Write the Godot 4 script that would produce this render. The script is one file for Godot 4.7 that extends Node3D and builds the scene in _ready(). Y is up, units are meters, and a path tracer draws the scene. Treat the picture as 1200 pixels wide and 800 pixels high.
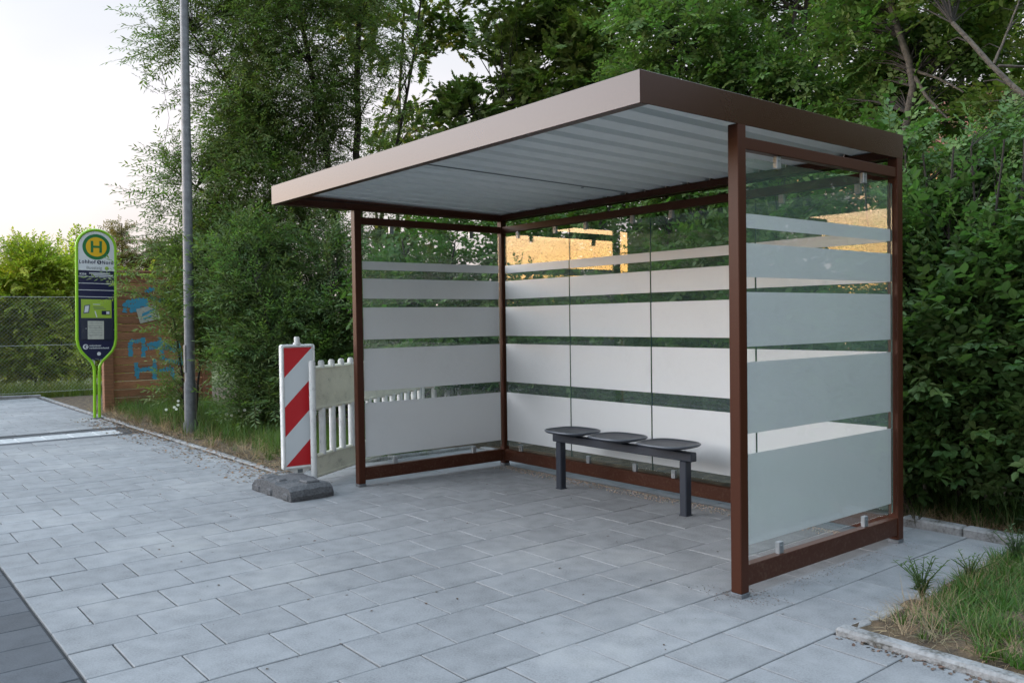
extends Node3D

var rng := RandomNumberGenerator.new()
var used := {}
var M := {}
var CAM := Vector3(2.605, 1.4, 3.54)
var cam: Camera3D
const W := 3.871
const D := 1.5675
const SEAM := -2.15

# ------------------------------------------------------------------ helpers
func lin(r: float, g: float, b: float) -> Color:
	return Color(r, g, b).linear_to_srgb()

func numbered(called: String) -> String:
	if not used.has(called):
		used[called] = 0
		return called
	used[called] += 1
	return "%s_%03d" % [called, used[called]]

func tag(o: Node, label := "", category := "", group := "", kind := "") -> Node:
	if label: o.set_meta("label", label)
	if category: o.set_meta("category", category)
	if group: o.set_meta("group", group)
	if kind: o.set_meta("kind", kind)
	return o

func thing(called: String, label: String, category: String, at := Vector3.ZERO, turn := 0.0, group := "") -> Node3D:
	var o := Node3D.new()
	o.name = numbered(called)
	add_child(o)
	o.position = at
	o.rotation.y = turn
	tag(o, label, category, group)
	return o

func struct(called: String, label: String, category: String, at := Vector3.ZERO) -> Node3D:
	var o := thing(called, label, category, at)
	o.set_meta("kind", "structure")
	return o

func begin() -> SurfaceTool:
	var st := SurfaceTool.new()
	st.begin(Mesh.PRIMITIVE_TRIANGLES)
	return st

func put_mesh(mesh: Mesh, called: String, m: Material, parent: Node) -> MeshInstance3D:
	var o := MeshInstance3D.new()
	o.mesh = mesh
	o.material_override = m
	o.cast_shadow = GeometryInstance3D.SHADOW_CASTING_SETTING_ON
	o.name = numbered(called) if parent == self else called
	parent.add_child(o, true)
	return o

func build(st: SurfaceTool, called: String, m: Material, parent: Node = self) -> MeshInstance3D:
	return put_mesh(st.commit(), called, m, parent)

# a flat polygon (convex) whose normal is turned to the side of "out"
func face(st: SurfaceTool, pts: Array, out: Vector3) -> void:
	var n: Vector3 = (pts[1] - pts[0]).cross(pts[2] - pts[0])
	if n.length() < 1e-12 and pts.size() > 3:
		n = (pts[2] - pts[0]).cross(pts[3] - pts[0])
	n = n.normalized()
	var rev := n.dot(out) < 0
	if rev: n = -n
	var u := n.cross(Vector3(0.3, 0.9, 0.2)).normalized()
	var v := n.cross(u)
	for i in range(1, pts.size() - 1):
		var tri = [pts[0], pts[i + 1], pts[i]] if not rev else [pts[0], pts[i], pts[i + 1]]
		for q in tri:
			st.set_normal(n)
			st.set_uv(Vector2(u.dot(q), v.dot(q)))
			st.add_vertex(q)

# box with chamfered edges
func cbox(st: SurfaceTool, c: Vector3, s: Vector3, ch := 0.004, b := Basis.IDENTITY) -> void:
	var h := s * 0.5
	ch = minf(ch, minf(h.x, minf(h.y, h.z)) * 0.9)
	var P = func(x: float, y: float, z: float) -> Vector3: return c + b * Vector3(x, y, z)
	var i := h - Vector3(ch, ch, ch)
	for sg in [-1.0, 1.0]:
		face(st, [P.call(sg * h.x, -i.y, -i.z), P.call(sg * h.x, i.y, -i.z), P.call(sg * h.x, i.y, i.z), P.call(sg * h.x, -i.y, i.z)], b * Vector3(sg, 0, 0))
		face(st, [P.call(-i.x, sg * h.y, -i.z), P.call(i.x, sg * h.y, -i.z), P.call(i.x, sg * h.y, i.z), P.call(-i.x, sg * h.y, i.z)], b * Vector3(0, sg, 0))
		face(st, [P.call(-i.x, -i.y, sg * h.z), P.call(i.x, -i.y, sg * h.z), P.call(i.x, i.y, sg * h.z), P.call(-i.x, i.y, sg * h.z)], b * Vector3(0, 0, sg))
		for tg in [-1.0, 1.0]:
			face(st, [P.call(sg * h.x, tg * i.y, -i.z), P.call(sg * i.x, tg * h.y, -i.z), P.call(sg * i.x, tg * h.y, i.z), P.call(sg * h.x, tg * i.y, i.z)], b * Vector3(sg, tg, 0))
			face(st, [P.call(sg * h.x, -i.y, tg * i.z), P.call(sg * i.x, -i.y, tg * h.z), P.call(sg * i.x, i.y, tg * h.z), P.call(sg * h.x, i.y, tg * i.z)], b * Vector3(sg, 0, tg))
			face(st, [P.call(-i.x, sg * h.y, tg * i.z), P.call(-i.x, sg * i.y, tg * h.z), P.call(i.x, sg * i.y, tg * h.z), P.call(i.x, sg * h.y, tg * i.z)], b * Vector3(0, sg, tg))
			for ug in [-1.0, 1.0]:
				face(st, [P.call(sg * h.x, tg * i.y, ug * i.z), P.call(sg * i.x, tg * h.y, ug * i.z), P.call(sg * i.x, tg * i.y, ug * h.z)], b * Vector3(sg, tg, ug))

# box between two corners
func kbox(st: SurfaceTool, a: Vector3, z: Vector3, ch := 0.003) -> void:
	cbox(st, (a + z) * 0.5, (z - a).abs(), ch)

# smooth tube along points
func tube(st: SurfaceTool, pts: Array, radii: Array, sides := 8, caps := true) -> void:
	var rings := []
	var n := pts.size()
	var x := Vector3.ZERO
	for i in n:
		var d: Vector3 = (pts[mini(i + 1, n - 1)] - pts[maxi(i - 1, 0)]).normalized()
		if i == 0:
			x = d.cross(Vector3(0.31, 0.2, 0.93) if absf(d.z) < 0.9 else Vector3(1, 0, 0)).normalized()
		else:
			x = (x - d * d.dot(x)).normalized()
		var y := d.cross(x)
		var ring := []
		for k in sides:
			var a := TAU * k / sides
			ring.append(x * cos(a) + y * sin(a))
		rings.append(ring)
	for i in n - 1:
		for k in sides:
			var k2 := (k + 1) % sides
			var vs = [[i, k], [i + 1, k2], [i, k2], [i, k], [i + 1, k], [i + 1, k2]]
			for q in vs:
				var nn: Vector3 = rings[q[0]][q[1]]
				st.set_normal(nn)
				st.set_uv(Vector2(float(q[1]) / sides, float(q[0])))
				st.add_vertex(pts[q[0]] + nn * float(radii[q[0]]))
	if caps:
		for e in [0, n - 1]:
			var loop := []
			for k in sides: loop.append(pts[e] + rings[e][k] * float(radii[e]))
			var o: Vector3 = (pts[e] - pts[1 if e == 0 else n - 2]).normalized()
			face(st, loop, o)

# a plate: outline in local xy, extruded from z0 to z1
func plate(st: SurfaceTool, outline: PackedVector2Array, z0: float, z1: float, xf := Transform3D.IDENTITY) -> void:
	var idx := Geometry2D.triangulate_polygon(outline)
	for s in [[z1, Vector3(0, 0, 1)], [z0, Vector3(0, 0, -1)]]:
		for t in range(0, idx.size(), 3):
			var q := []
			for k in 3:
				var p := outline[idx[t + k]]
				q.append(xf * Vector3(p.x, p.y, s[0]))
			face(st, q, xf.basis * s[1])
	var area := 0.0
	for i in outline.size():
		area += outline[i].cross(outline[(i + 1) % outline.size()])
	for i in outline.size():
		var a := outline[i]
		var b := outline[(i + 1) % outline.size()]
		var e := (b - a)
		var nrm := Vector2(e.y, -e.x) * signf(area)
		face(st, [xf * Vector3(a.x, a.y, z0), xf * Vector3(b.x, b.y, z0), xf * Vector3(b.x, b.y, z1), xf * Vector3(a.x, a.y, z1)], xf.basis * Vector3(nrm.x, nrm.y, 0))

func smat(color: Color, rough := 0.7, metal := 0.0, spec := 0.5) -> StandardMaterial3D:
	var m := StandardMaterial3D.new()
	m.albedo_color = color
	m.roughness = rough
	m.metallic = metal
	m.metallic_specular = spec
	return m

# seamless grain texture: a list of [frequency, octaves, weight, seed] summed, run through a colour ramp
func grain(size: int, layers: Array, stops: Array, alpha_too := false) -> ImageTexture:
	var sum := PackedFloat32Array()
	sum.resize(size * size)
	for l in layers:
		var fn := FastNoiseLite.new()
		fn.seed = l[3]
		fn.noise_type = FastNoiseLite.TYPE_SIMPLEX_SMOOTH
		fn.frequency = l[0]
		fn.fractal_octaves = l[1]
		var im := fn.get_seamless_image(size, size)
		im.convert(Image.FORMAT_L8)
		var data := im.get_data()
		for i in sum.size():
			sum[i] += (data[i] / 255.0 - 0.5) * l[2]
	var g := Gradient.new()
	g.offsets = PackedFloat32Array(stops.map(func(s): return s[0]))
	g.colors = PackedColorArray(stops.map(func(s): return s[1]))
	var bytes := PackedByteArray()
	bytes.resize(size * size * 4)
	var lut := []
	for i in 256: lut.append(g.sample(i / 255.0))
	for i in sum.size():
		var c: Color = lut[clampi(int((sum[i] + 0.5) * 255.0), 0, 255)]
		bytes[i * 4] = int(clampf(c.r, 0, 1) * 255.0)
		bytes[i * 4 + 1] = int(clampf(c.g, 0, 1) * 255.0)
		bytes[i * 4 + 2] = int(clampf(c.b, 0, 1) * 255.0)
		bytes[i * 4 + 3] = int(clampf(c.a, 0, 1) * 255.0)
	return ImageTexture.create_from_image(Image.create_from_data(size, size, false, Image.FORMAT_RGBA8, bytes))

func tri(m: StandardMaterial3D, tex: Texture2D, scale: float, offset := Vector3.ZERO) -> StandardMaterial3D:
	m.albedo_texture = tex
	m.uv1_triplanar = true
	m.uv1_world_triplanar = true
	m.uv1_scale = Vector3.ONE * scale
	m.uv1_offset = offset
	return m

func over(m: StandardMaterial3D, tex: Texture2D, scale: float) -> StandardMaterial3D:
	m.detail_enabled = true
	m.detail_albedo = tex
	m.detail_blend_mode = BaseMaterial3D.BLEND_MODE_MIX
	m.detail_uv_layer = BaseMaterial3D.DETAIL_UV_2
	m.uv2_triplanar = true
	m.uv2_world_triplanar = true
	m.uv2_scale = Vector3.ONE * scale
	return m

func relief(m: StandardMaterial3D, tex: Texture2D, cm: float) -> StandardMaterial3D:
	m.heightmap_enabled = true
	m.heightmap_texture = tex
	m.heightmap_scale = cm
	return m

func gr(v: float) -> Color:
	return Color(v, v, v)

# ------------------------------------------------------------------ materials
func make_materials() -> void:
	var fine := grain(1024, [[0.09, 3, 0.5, 3], [0.3, 2, 0.45, 4], [0.007, 4, 0.42, 5]], [[0.0, gr(0.5)], [0.12, gr(0.74)], [0.3, gr(0.86)], [0.6, gr(0.94)], [1.0, gr(1.0)]])
	var bumpy := grain(512, [[0.12, 3, 0.6, 8], [0.35, 2, 0.6, 9]], [[0.0, gr(0.0)], [1.0, gr(1.0)]])
	# sandy dust trodden over the slabs: matter with its own ragged outline
	var dust := grain(512, [[0.006, 4, 1.1, 21], [0.05, 4, 0.55, 22]], [[0.0, Color(0.72, 0.72, 0.72, 0.0)], [0.5, Color(0.72, 0.72, 0.72, 0.02)], [0.72, Color(0.70, 0.695, 0.69, 0.10)], [1.0, Color(0.72, 0.715, 0.70, 0.2)]])
	M.fine = fine
	M.bumpy = bumpy
	for i in 5:
		var t: float = [1.0, 0.93, 1.05, 0.96, 1.03][i]
		var m := smat(lin(0.240 * t, 0.246 * t, 0.254 * t), 0.86, 0.0, 0.4)
		tri(m, fine, 0.8, Vector3(i * 0.37, i * 0.21, i * 0.55))
		over(m, dust, 0.2)
		relief(m, bumpy, 0.12)
		M["paver%d" % i] = m
	for i in 3:
		var t: float = [1.0, 0.86, 1.12][i]
		var m := smat(lin(0.076 * t, 0.082 * t, 0.092 * t), 0.85, 0.0, 0.4)
		tri(m, fine, 0.9, Vector3(i * 0.4, 0.1, i * 0.3))
		relief(m, bumpy, 0.12)
		M["dark_paver%d" % i] = m
	M.white_paver = relief(tri(smat(lin(0.66, 0.66, 0.66), 0.8), fine, 1.3), bumpy, 0.1)
	M.kerb = relief(tri(smat(lin(0.29, 0.29, 0.29), 0.9), grain(512, [[0.01, 4, 0.9, 23], [0.1, 3, 0.6, 24]], [[0.0, Color(0.42, 0.40, 0.36)], [0.45, gr(0.85)], [1.0, gr(1.0)]]), 0.8), bumpy, 0.4)
	M.joint_dark = relief(tri(smat(lin(0.045, 0.045, 0.047), 0.95), fine, 1.6), bumpy, 0.2)
	M.joint_sand = relief(tri(smat(lin(0.40, 0.40, 0.40), 0.95), fine, 1.6), bumpy, 0.2)
	M.asphalt = relief(tri(smat(lin(0.075, 0.077, 0.08), 0.9), fine, 0.9), bumpy, 0.25)
	var soil := grain(512, [[0.02, 4, 0.8, 31], [0.15, 3, 0.6, 32]], [[0.0, Color(0.16, 0.13, 0.10)], [0.5, Color(0.30, 0.25, 0.19)], [1.0, Color(0.46, 0.39, 0.29)]])
	M.soil = relief(tri(smat(Color.WHITE, 0.98), soil, 0.7), bumpy, 0.8)
	var meadow := grain(512, [[0.02, 4, 0.8, 33], [0.15, 3, 0.6, 34]], [[0.0, Color(0.14, 0.18, 0.09)], [0.5, Color(0.24, 0.30, 0.13)], [1.0, Color(0.36, 0.38, 0.2)]])
	M.meadow = tri(smat(Color.WHITE, 0.98), meadow, 0.3)
	M.brown = smat(lin(0.058, 0.019, 0.010), 0.38, 0.0, 0.30)
	tri(M.brown, grain(256, [[0.2, 3, 0.5, 41]], [[0.0, gr(0.9)], [1.0, gr(1.0)]]), 1.0)
	M.fascia = M.brown.duplicate()
	M.fascia.albedo_color = lin(0.042, 0.015, 0.009)
	M.fascia.roughness = 0.2
	M.fascia.metallic_specular = 0.43
	# dusty splash-back on the low rails: dried mud specks
	var mud := grain(512, [[0.08, 4, 0.9, 43], [0.02, 2, 0.4, 44]], [[0.0, Color(0.5, 0.42, 0.36, 0.0)], [0.5, Color(0.5, 0.42, 0.36, 0.02)], [0.75, Color(0.5, 0.43, 0.38, 0.10)], [1.0, Color(0.52, 0.46, 0.4, 0.22)]])
	M.brown_low = over(M.brown.duplicate(), mud, 0.9)
	M.sheet = smat(lin(0.66, 0.70, 0.71), 0.42)
	tri(M.sheet, grain(256, [[0.02, 3, 0.5, 45]], [[0.0, gr(0.93)], [1.0, gr(1.0)]]), 0.8)
	M.steel = smat(lin(0.34, 0.36, 0.38), 0.42, 0.8)
	M.zinc = tri(smat(lin(0.20, 0.215, 0.235), 0.5, 0.4), grain(256, [[0.04, 4, 0.8, 46], [0.2, 2, 0.4, 47]], [[0.0, gr(0.72)], [1.0, gr(1.0)]]), 1.0)
	M.glass = StandardMaterial3D.new()
	M.glass.transparency = BaseMaterial3D.TRANSPARENCY_ALPHA
	M.glass.albedo_color = Color(0.75, 0.92, 0.88, 0.03)
	M.glass.roughness = 0.0
	M.glass_edge = smat(lin(0.02, 0.06, 0.05), 0.2)
	M.film = smat(lin(0.66, 0.68, 0.69), 0.32)
	tri(M.film, grain(512, [[0.006, 4, 0.9, 57], [0.05, 3, 0.5, 58]], [[0.0, gr(0.98)], [0.4, gr(0.993)], [1.0, gr(1.0)]]), 0.7)
	M.film.backlight_enabled = true
	M.film.backlight = lin(0.18, 0.19, 0.19)
	M.bench = smat(lin(0.022, 0.029, 0.045), 0.45)
	tri(M.bench, grain(256, [[0.3, 2, 0.5, 51]], [[0.0, gr(0.8)], [1.0, gr(1.0)]]), 3.0)
	M.bench_edge = smat(lin(0.10, 0.115, 0.14), 0.3, 0.2)
	M.red = smat(lin(0.47, 0.010, 0.016), 0.42)
	M.reflector = smat(lin(0.56, 0.60, 0.62), 0.40)
	var grime := grain(512, [[0.015, 4, 0.9, 53], [0.12, 3, 0.5, 54]], [[0.0, gr(0.74)], [0.3, gr(0.93)], [1.0, gr(1.0)]])
	M.white_plastic = tri(smat(lin(0.68, 0.69, 0.68), 0.5), grime, 1.2)
	M.old_plastic = tri(smat(lin(0.68, 0.655, 0.53), 0.6), grime, 0.9, Vector3(0.3, 0.1, 0.7))
	M.rubber = relief(tri(smat(lin(0.125, 0.13, 0.14), 0.9), grain(512, [[0.05, 4, 0.8, 55], [0.25, 2, 0.6, 56]], [[0.0, gr(0.45)], [0.5, gr(0.85)], [1.0, Color(1, 0.98, 0.95)]]), 1.6), bumpy, 0.5)
	M.lime = smat(lin(0.23, 0.50, 0.012), 0.35)
	M.sign_white = smat(lin(0.62, 0.66, 0.70), 0.4)
	M.navy = smat(lin(0.010, 0.013, 0.055), 0.35)
	M.sign_green = smat(lin(0.010, 0.16, 0.045), 0.45)
	M.sign_yellow = smat(lin(0.72, 0.43, 0.01), 0.45)
	M.ad_green = smat(lin(0.30, 0.45, 0.05), 0.4)
	M.print_grey = smat(lin(0.12, 0.14, 0.15), 0.6)
	M.paper = tri(smat(lin(0.50, 0.52, 0.47), 0.7), grime, 2.0)
	M.case_dark = smat(lin(0.03, 0.035, 0.06), 0.2)
	M.paint_blue = smat(lin(0.05, 0.30, 0.47), 0.6)
	for i in 3:
		var t: float = [1.0, 0.82, 1.18][i]
		var w := smat(lin(0.40 * t, 0.19 * t, 0.10 * t), 0.8)
		w.albedo_texture = grain(256, [[0.02, 3, 0.5, 61 + i], [0.12, 3, 0.6, 71 + i]], [[0.0, gr(0.6)], [0.5, gr(0.88)], [1.0, gr(1.0)]])
		w.uv1_triplanar = true
		w.uv1_world_triplanar = true
		w.uv1_scale = Vector3(0.4, 4.0, 0.4)
		M["wood%d" % i] = w
	M.bark = relief(tri(smat(lin(0.055, 0.046, 0.038), 0.95), grain(256, [[0.04, 4, 0.9, 81], [0.2, 2, 0.4, 82]], [[0.0, gr(0.5)], [1.0, gr(1.0)]]), 2.0), bumpy, 0.6)
	M.pale_bark = relief(tri(smat(lin(0.125, 0.108, 0.088), 0.95), grain(256, [[0.05, 4, 1.0, 83], [0.2, 2, 0.4, 84]], [[0.0, gr(0.35)], [0.5, gr(0.8)], [1.0, gr(1.0)]]), 2.2), bumpy, 0.6)
	M.leaf = StandardMaterial3D.new()
	M.leaf.vertex_color_use_as_albedo = true
	M.leaf.roughness = 0.55
	M.leaf.metallic_specular = 0.4
	M.leaf.backlight_enabled = true
	M.leaf.backlight = lin(0.76, 0.95, 0.40)
	M.straw = StandardMaterial3D.new()
	M.straw.vertex_color_use_as_albedo = true
	M.straw.roughness = 0.85
	M.render_beige = tri(smat(lin(0.62, 0.50, 0.36), 0.9), fine, 0.3)
	M.roof_tile = tri(smat(lin(0.16, 0.06, 0.04), 0.9), fine, 0.5)
	M.window_glass = smat(lin(0.03, 0.035, 0.04), 0.05)
	M.white_paint = smat(lin(0.7, 0.7, 0.7), 0.5)
	M.chain = smat(lin(0.36, 0.38, 0.36), 0.5, 0.1)

# ------------------------------------------------------------------ leaves
func leaf_at(st: SurfaceTool, base: Vector3, dir: Vector3, nrm: Vector3, ln: float, wd: float, col: Color, detail := 0) -> void:
	var side := dir.cross(nrm).normalized()
	var up := side.cross(dir).normalized()
	st.set_color(col)
	if detail == 0:
		var a := base
		var b := base + dir * ln * 0.45 + side * wd * 0.5
		var c := base + dir * ln
		var d := base + dir * ln * 0.45 - side * wd * 0.5
		for q in [a, c, b, a, d, c]:
			st.set_normal(up)
			st.add_vertex(q)
	else:
		# two folded halves, drooping tip
		var mid := []
		var lft := []
		var rgt := []
		var prof := [[0.0, 0.02], [0.22, 0.72], [0.48, 1.0], [0.76, 0.62], [1.0, 0.0]]
		for p in prof:
			var t: float = p[0]
			var m := base + dir * ln * t - up * ln * 0.16 * t * t
			mid.append(m)
			lft.append(m + side * wd * 0.5 * p[1] + up * wd * 0.14 * p[1])
			rgt.append(m - side * wd * 0.5 * p[1] + up * wd * 0.14 * p[1])
		for i in 4:
			for s in [[lft, -0.3], [rgt, 0.3]]:
				var e: Array = s[0]
				var n: Vector3 = (up + side * s[1]).normalized()
				var q = [mid[i], e[i + 1], e[i], mid[i], mid[i + 1], e[i + 1]] if i < 3 else [mid[i], mid[i + 1], e[i]]
				if s[1] > 0: q.reverse()
				for v in q:
					st.set_normal(n)
					st.add_vertex(v)

func spray(kind: String, sd: int) -> Mesh:
	rng.seed = sd
	var st := begin()
	var n := 16
	var length := 0.42
	var ll := 0.075
	var lw := 0.020
	var det := 0
	match kind:
		"willow": pass
		"broad":
			n = 11; length = 0.32; ll = 0.085; lw = 0.052
		"near":
			n = 9; length = 0.26; ll = 0.075; lw = 0.046; det = 1
		"maple":
			n = 8; length = 0.34; ll = 0.11; lw = 0.10
		"needle":
			n = 34; length = 0.5; ll = 0.09; lw = 0.03
	var twig := Color(0.9, 0.7, 0.6)
	# the twig itself, a thin three-sided spike
	for k in 3:
		var a := TAU * k / 3.0
		var b := TAU * (k + 1) / 3.0
		st.set_color(twig)
		for v in [Vector3(cos(a), 0, sin(a)) * 0.004, Vector3(cos(b), 0, sin(b)) * 0.004, Vector3(0, length, 0)]:
			st.set_normal(Vector3(cos(a), 0, sin(a)))
			st.add_vertex(v)
	for i in n:
		var t := (i + 0.6) / n
		var s := 1.0 if i % 2 == 0 else -1.0
		var base := Vector3(0, length * t, 0)
		var dir := Vector3(s * rng.randf_range(0.5, 1.0), rng.randf_range(0.35, 0.9), rng.randf_range(-0.45, 0.35)).normalized()
		if i == n - 1: dir = Vector3(0, 1, -0.2).normalized()
		var nrm := Vector3(rng.randf_range(-0.55, 0.55), rng.randf_range(-0.2, 0.2), 1.0).normalized()
		if kind == "needle":
			dir = Vector3(cos(i * 2.4), 0.45, sin(i * 2.4)).normalized()
			nrm = Vector3(-sin(i * 2.4), 0.2, cos(i * 2.4))
		var v := rng.randf_range(0.78, 1.2)
		var col := Color(v * rng.randf_range(0.9, 1.15), v, v * rng.randf_range(0.8, 1.0))
		var sc := rng.randf_range(0.7, 1.15)
		if kind == "maple":
			for k in 5:
				var ang := (k - 2) * 0.62
				var dd := dir.rotated(nrm, ang).normalized()
				leaf_at(st, base, dd, nrm, ll * sc * [0.6, 0.9, 1.0, 0.9, 0.6][k], lw * 0.5 * sc, col, 0)
		else:
			leaf_at(st, base, dir, nrm, ll * sc, lw * sc, col, det)
	return st.commit()

var sprays := {}
func spray_mesh(kind: String) -> Mesh:
	if not sprays.has(kind):
		sprays[kind] = spray(kind, 17 + kind.length())
	return sprays[kind]

func multi(called: String, mesh: Mesh, xfs: Array, cols: Array, m: Material, parent: Node) -> MultiMeshInstance3D:
	var mm := MultiMesh.new()
	mm.transform_format = MultiMesh.TRANSFORM_3D
	mm.use_colors = true
	mm.mesh = mesh
	mm.instance_count = xfs.size()
	for i in xfs.size():
		mm.set_instance_transform(i, xfs[i])
		mm.set_instance_color(i, cols[i])
	var o := MultiMeshInstance3D.new()
	o.multimesh = mm
	o.material_override = m
	o.name = numbered(called) if parent == self else called
	parent.add_child(o, true)
	return o

var gaps := FastNoiseLite.new()
func in_ball() -> Vector3:
	while true:
		var v := Vector3(rng.randf_range(-1, 1), rng.randf_range(-1, 1), rng.randf_range(-1, 1))
		if v.length() < 1.0: return v
	return Vector3.ZERO

# stems: [[points (world), r0, r1], ...]   blobs: [[centre (world), radii, clumps, sprays per clump, clump radius, gap], ...]
func plant(called: String, label: String, category: String, group: String, stems: Array, blobs: Array, o := {}) -> Node3D:
	rng.seed = o.get("seed", 1)
	var kind: String = o.get("leaf", "broad")
	var tint: Color = o.get("tint", Color(0.055, 0.10, 0.028)) * 1.9
	var bark: Material = o.get("bark", M.bark)
	var scale: float = o.get("scale", 1.0)
	var droop: float = o.get("droop", -0.1)
	var base: Vector3 = stems[0][0][0]
	var t := thing(called, label, category, base, 0.0, group)
	var nodes := []
	for s in stems:
		var pts: Array = s[0]
		var c := Curve3D.new()
		for i in pts.size():
			var prv: Vector3 = pts[maxi(i - 1, 0)]
			var nxt: Vector3 = pts[mini(i + 1, pts.size() - 1)]
			var tan: Vector3 = (nxt - prv) / 6.0
			c.add_point(pts[i] - base, -tan, tan)
		var n := maxi(6, pts.size() * 4)
		var line := []
		var rad := []
		for i in n + 1:
			var f := float(i) / n
			var w: Vector3 = Vector3(rng.randf_range(-1, 1), 0, rng.randf_range(-1, 1)) * s[1] * 0.25 * (1.0 if i > 0 else 0.0)
			var q: Vector3 = c.sample_baked(c.get_baked_length() * f) + w
			line.append(q)
			rad.append(lerpf(s[1], s[2], pow(f, 0.8)) * rng.randf_range(0.94, 1.06))
			nodes.append([q, rad[-1]])
		var st := begin()
		tube(st, line, rad, 9)
		build(st, "trunk", bark, t)
	var all := {}
	var bst := begin()
	var any := false
	gaps.seed = o.get("seed", 1)
	gaps.frequency = o.get("gap_size", 0.5)
	for b in blobs:
		var own: Array = b[6] if b.size() > 6 else [kind, scale]
		var key := str(own[0])
		if not all.has(key): all[key] = [[], []]
		var xfs: Array = all[key][0]
		var cols: Array = all[key][1]
		var centre: Vector3 = b[0] - base
		for k in int(b[2]):
			var v := in_ball()
			v = v.normalized() * pow(v.length(), 0.62)
			var p: Vector3 = centre + v * b[1]
			if p.y + base.y < 0.25: continue
			if gaps.get_noise_3dv(p + base) > b[5]: continue
			var best := 1e9
			var from := Vector3.ZERO
			var fr := 0.02
			for nd in nodes:
				var q: Vector3 = nd[0]
				var dist := q.distance_to(p) + maxf(0.0, q.y - p.y + 0.2) * 1.5
				if dist < best:
					best = dist; from = q; fr = nd[1]
			var br := minf(fr * 0.5, 0.006 + 0.0045 * best)
			var mid := from.lerp(p, 0.55) + Vector3(rng.randf_range(-0.12, 0.12), 0.10, rng.randf_range(-0.12, 0.12)) * best
			tube(bst, [from, from.lerp(mid, 0.55) + Vector3(0, 0.03, 0) * best, mid, p], [br, br * 0.8, br * 0.55, 0.003], 4, false)
			any = true
			var outw := (p - from).normalized()
			var shade := rng.randf_range(0.8, 1.22)
			for j in int(b[3]):
				var off := in_ball() * float(b[4])
				off.y *= 0.75
				var pos := p + off
				if pos.y + base.y < 0.03: continue
				var dir := (outw * 0.5 + off.normalized() * 0.55 + Vector3(rng.randf_range(-0.6, 0.6), rng.randf_range(-0.4, 0.4) + droop, rng.randf_range(-0.6, 0.6))).normalized()
				var x := dir.cross(Vector3.UP)
				if x.length() < 0.05: x = Vector3.RIGHT
				x = x.normalized().rotated(dir, rng.randf_range(-0.8, 0.8))
				var z := x.cross(dir).normalized()
				var s: float = own[1] * rng.randf_range(0.65, 1.3)
				xfs.append(Transform3D(Basis(x * s, dir * s, z * s), pos - dir * 0.12))
				var u := shade * rng.randf_range(0.85, 1.15)
				var warm := rng.randf_range(0.88, 1.18)
				cols.append(Color(tint.r * u * warm, tint.g * u, tint.b * u * rng.randf_range(0.85, 1.1)))
	if any: build(bst, "branches", M.bark, t)
	for key in all:
		var cr := multi("crown", spray_mesh(key), all[key][0], all[key][1], M.leaf, t)
		cr.set_meta("kind", "stuff")
	return t

# ------------------------------------------------------------------ grass
func tuft(sd: int, blades: int, h: float, w: float, lean: float) -> Mesh:
	rng.seed = sd
	var st := begin()
	for i in blades:
		var a := rng.randf() * TAU
		var root := Vector3(cos(a), 0, sin(a)) * rng.randf() * 0.06
		var d := Vector3(cos(a + rng.randf_range(-1, 1)), 0, sin(a + rng.randf_range(-1, 1)))
		var side := d.cross(Vector3.UP).normalized()
		var hh := h * rng.randf_range(0.5, 1.1)
		var bend := lean * rng.randf_range(0.3, 1.2)
		var v := rng.randf_range(0.7, 1.25)
		var dry := rng.randf() < 0.10
		var col := Color(v * 1.7, v * 1.15, v * 1.2) if dry else Color(v, v, v)
		var prev := []
		for k in 4:
			var t := k / 3.0
			var c := root + Vector3.UP * hh * (t - 0.25 * bend * t * t) + d * hh * bend * t * t
			var hw := w * (1.0 - t * 0.85) * 0.5
			var cur := [c - side * hw, c + side * hw]
			if k > 0:
				for q in [prev[0], cur[1], prev[1], prev[0], cur[0], cur[1]]:
					st.set_color(col)
					st.set_normal((Vector3.UP * bend + d * -0.6).normalized())
					st.add_vertex(q)
			prev = cur
	return st.commit()

func strew(called: String, label: String, category: String, mesh: Mesh, n: int, area: Callable, tint: Color, m: Material, smin: float, smax: float, sd: int, tilt := 0.25) -> void:
	rng.seed = sd
	var xfs := []
	var cols := []
	var tries := 0
	while xfs.size() < n and tries < n * 12:
		tries += 1
		var p = area.call()
		if p == null: continue
		var s := rng.randf_range(smin, smax)
		var b := Basis(Vector3.UP, rng.randf() * TAU).rotated(Vector3(rng.randf_range(-1, 1), 0, rng.randf_range(-1, 1)).normalized(), rng.randf() * tilt).scaled(Vector3.ONE * s)
		xfs.append(Transform3D(b, p))
		var u := rng.randf_range(0.75, 1.25)
		cols.append(Color(tint.r * u * rng.randf_range(0.85, 1.25), tint.g * u, tint.b * u))
	var o := multi(called, mesh, xfs, cols, m, self)
	tag(o, label, category, "", "stuff")

# ------------------------------------------------------------------ sky
const SUN_AZ := 38.0      # degrees from +Z towards -X
const SUN_EL := 1.6
func sun_dir() -> Vector3:
	var a := deg_to_rad(SUN_AZ)
	var e := deg_to_rad(SUN_EL)
	return Vector3(-sin(a) * cos(e), sin(e), cos(a) * cos(e))

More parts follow.
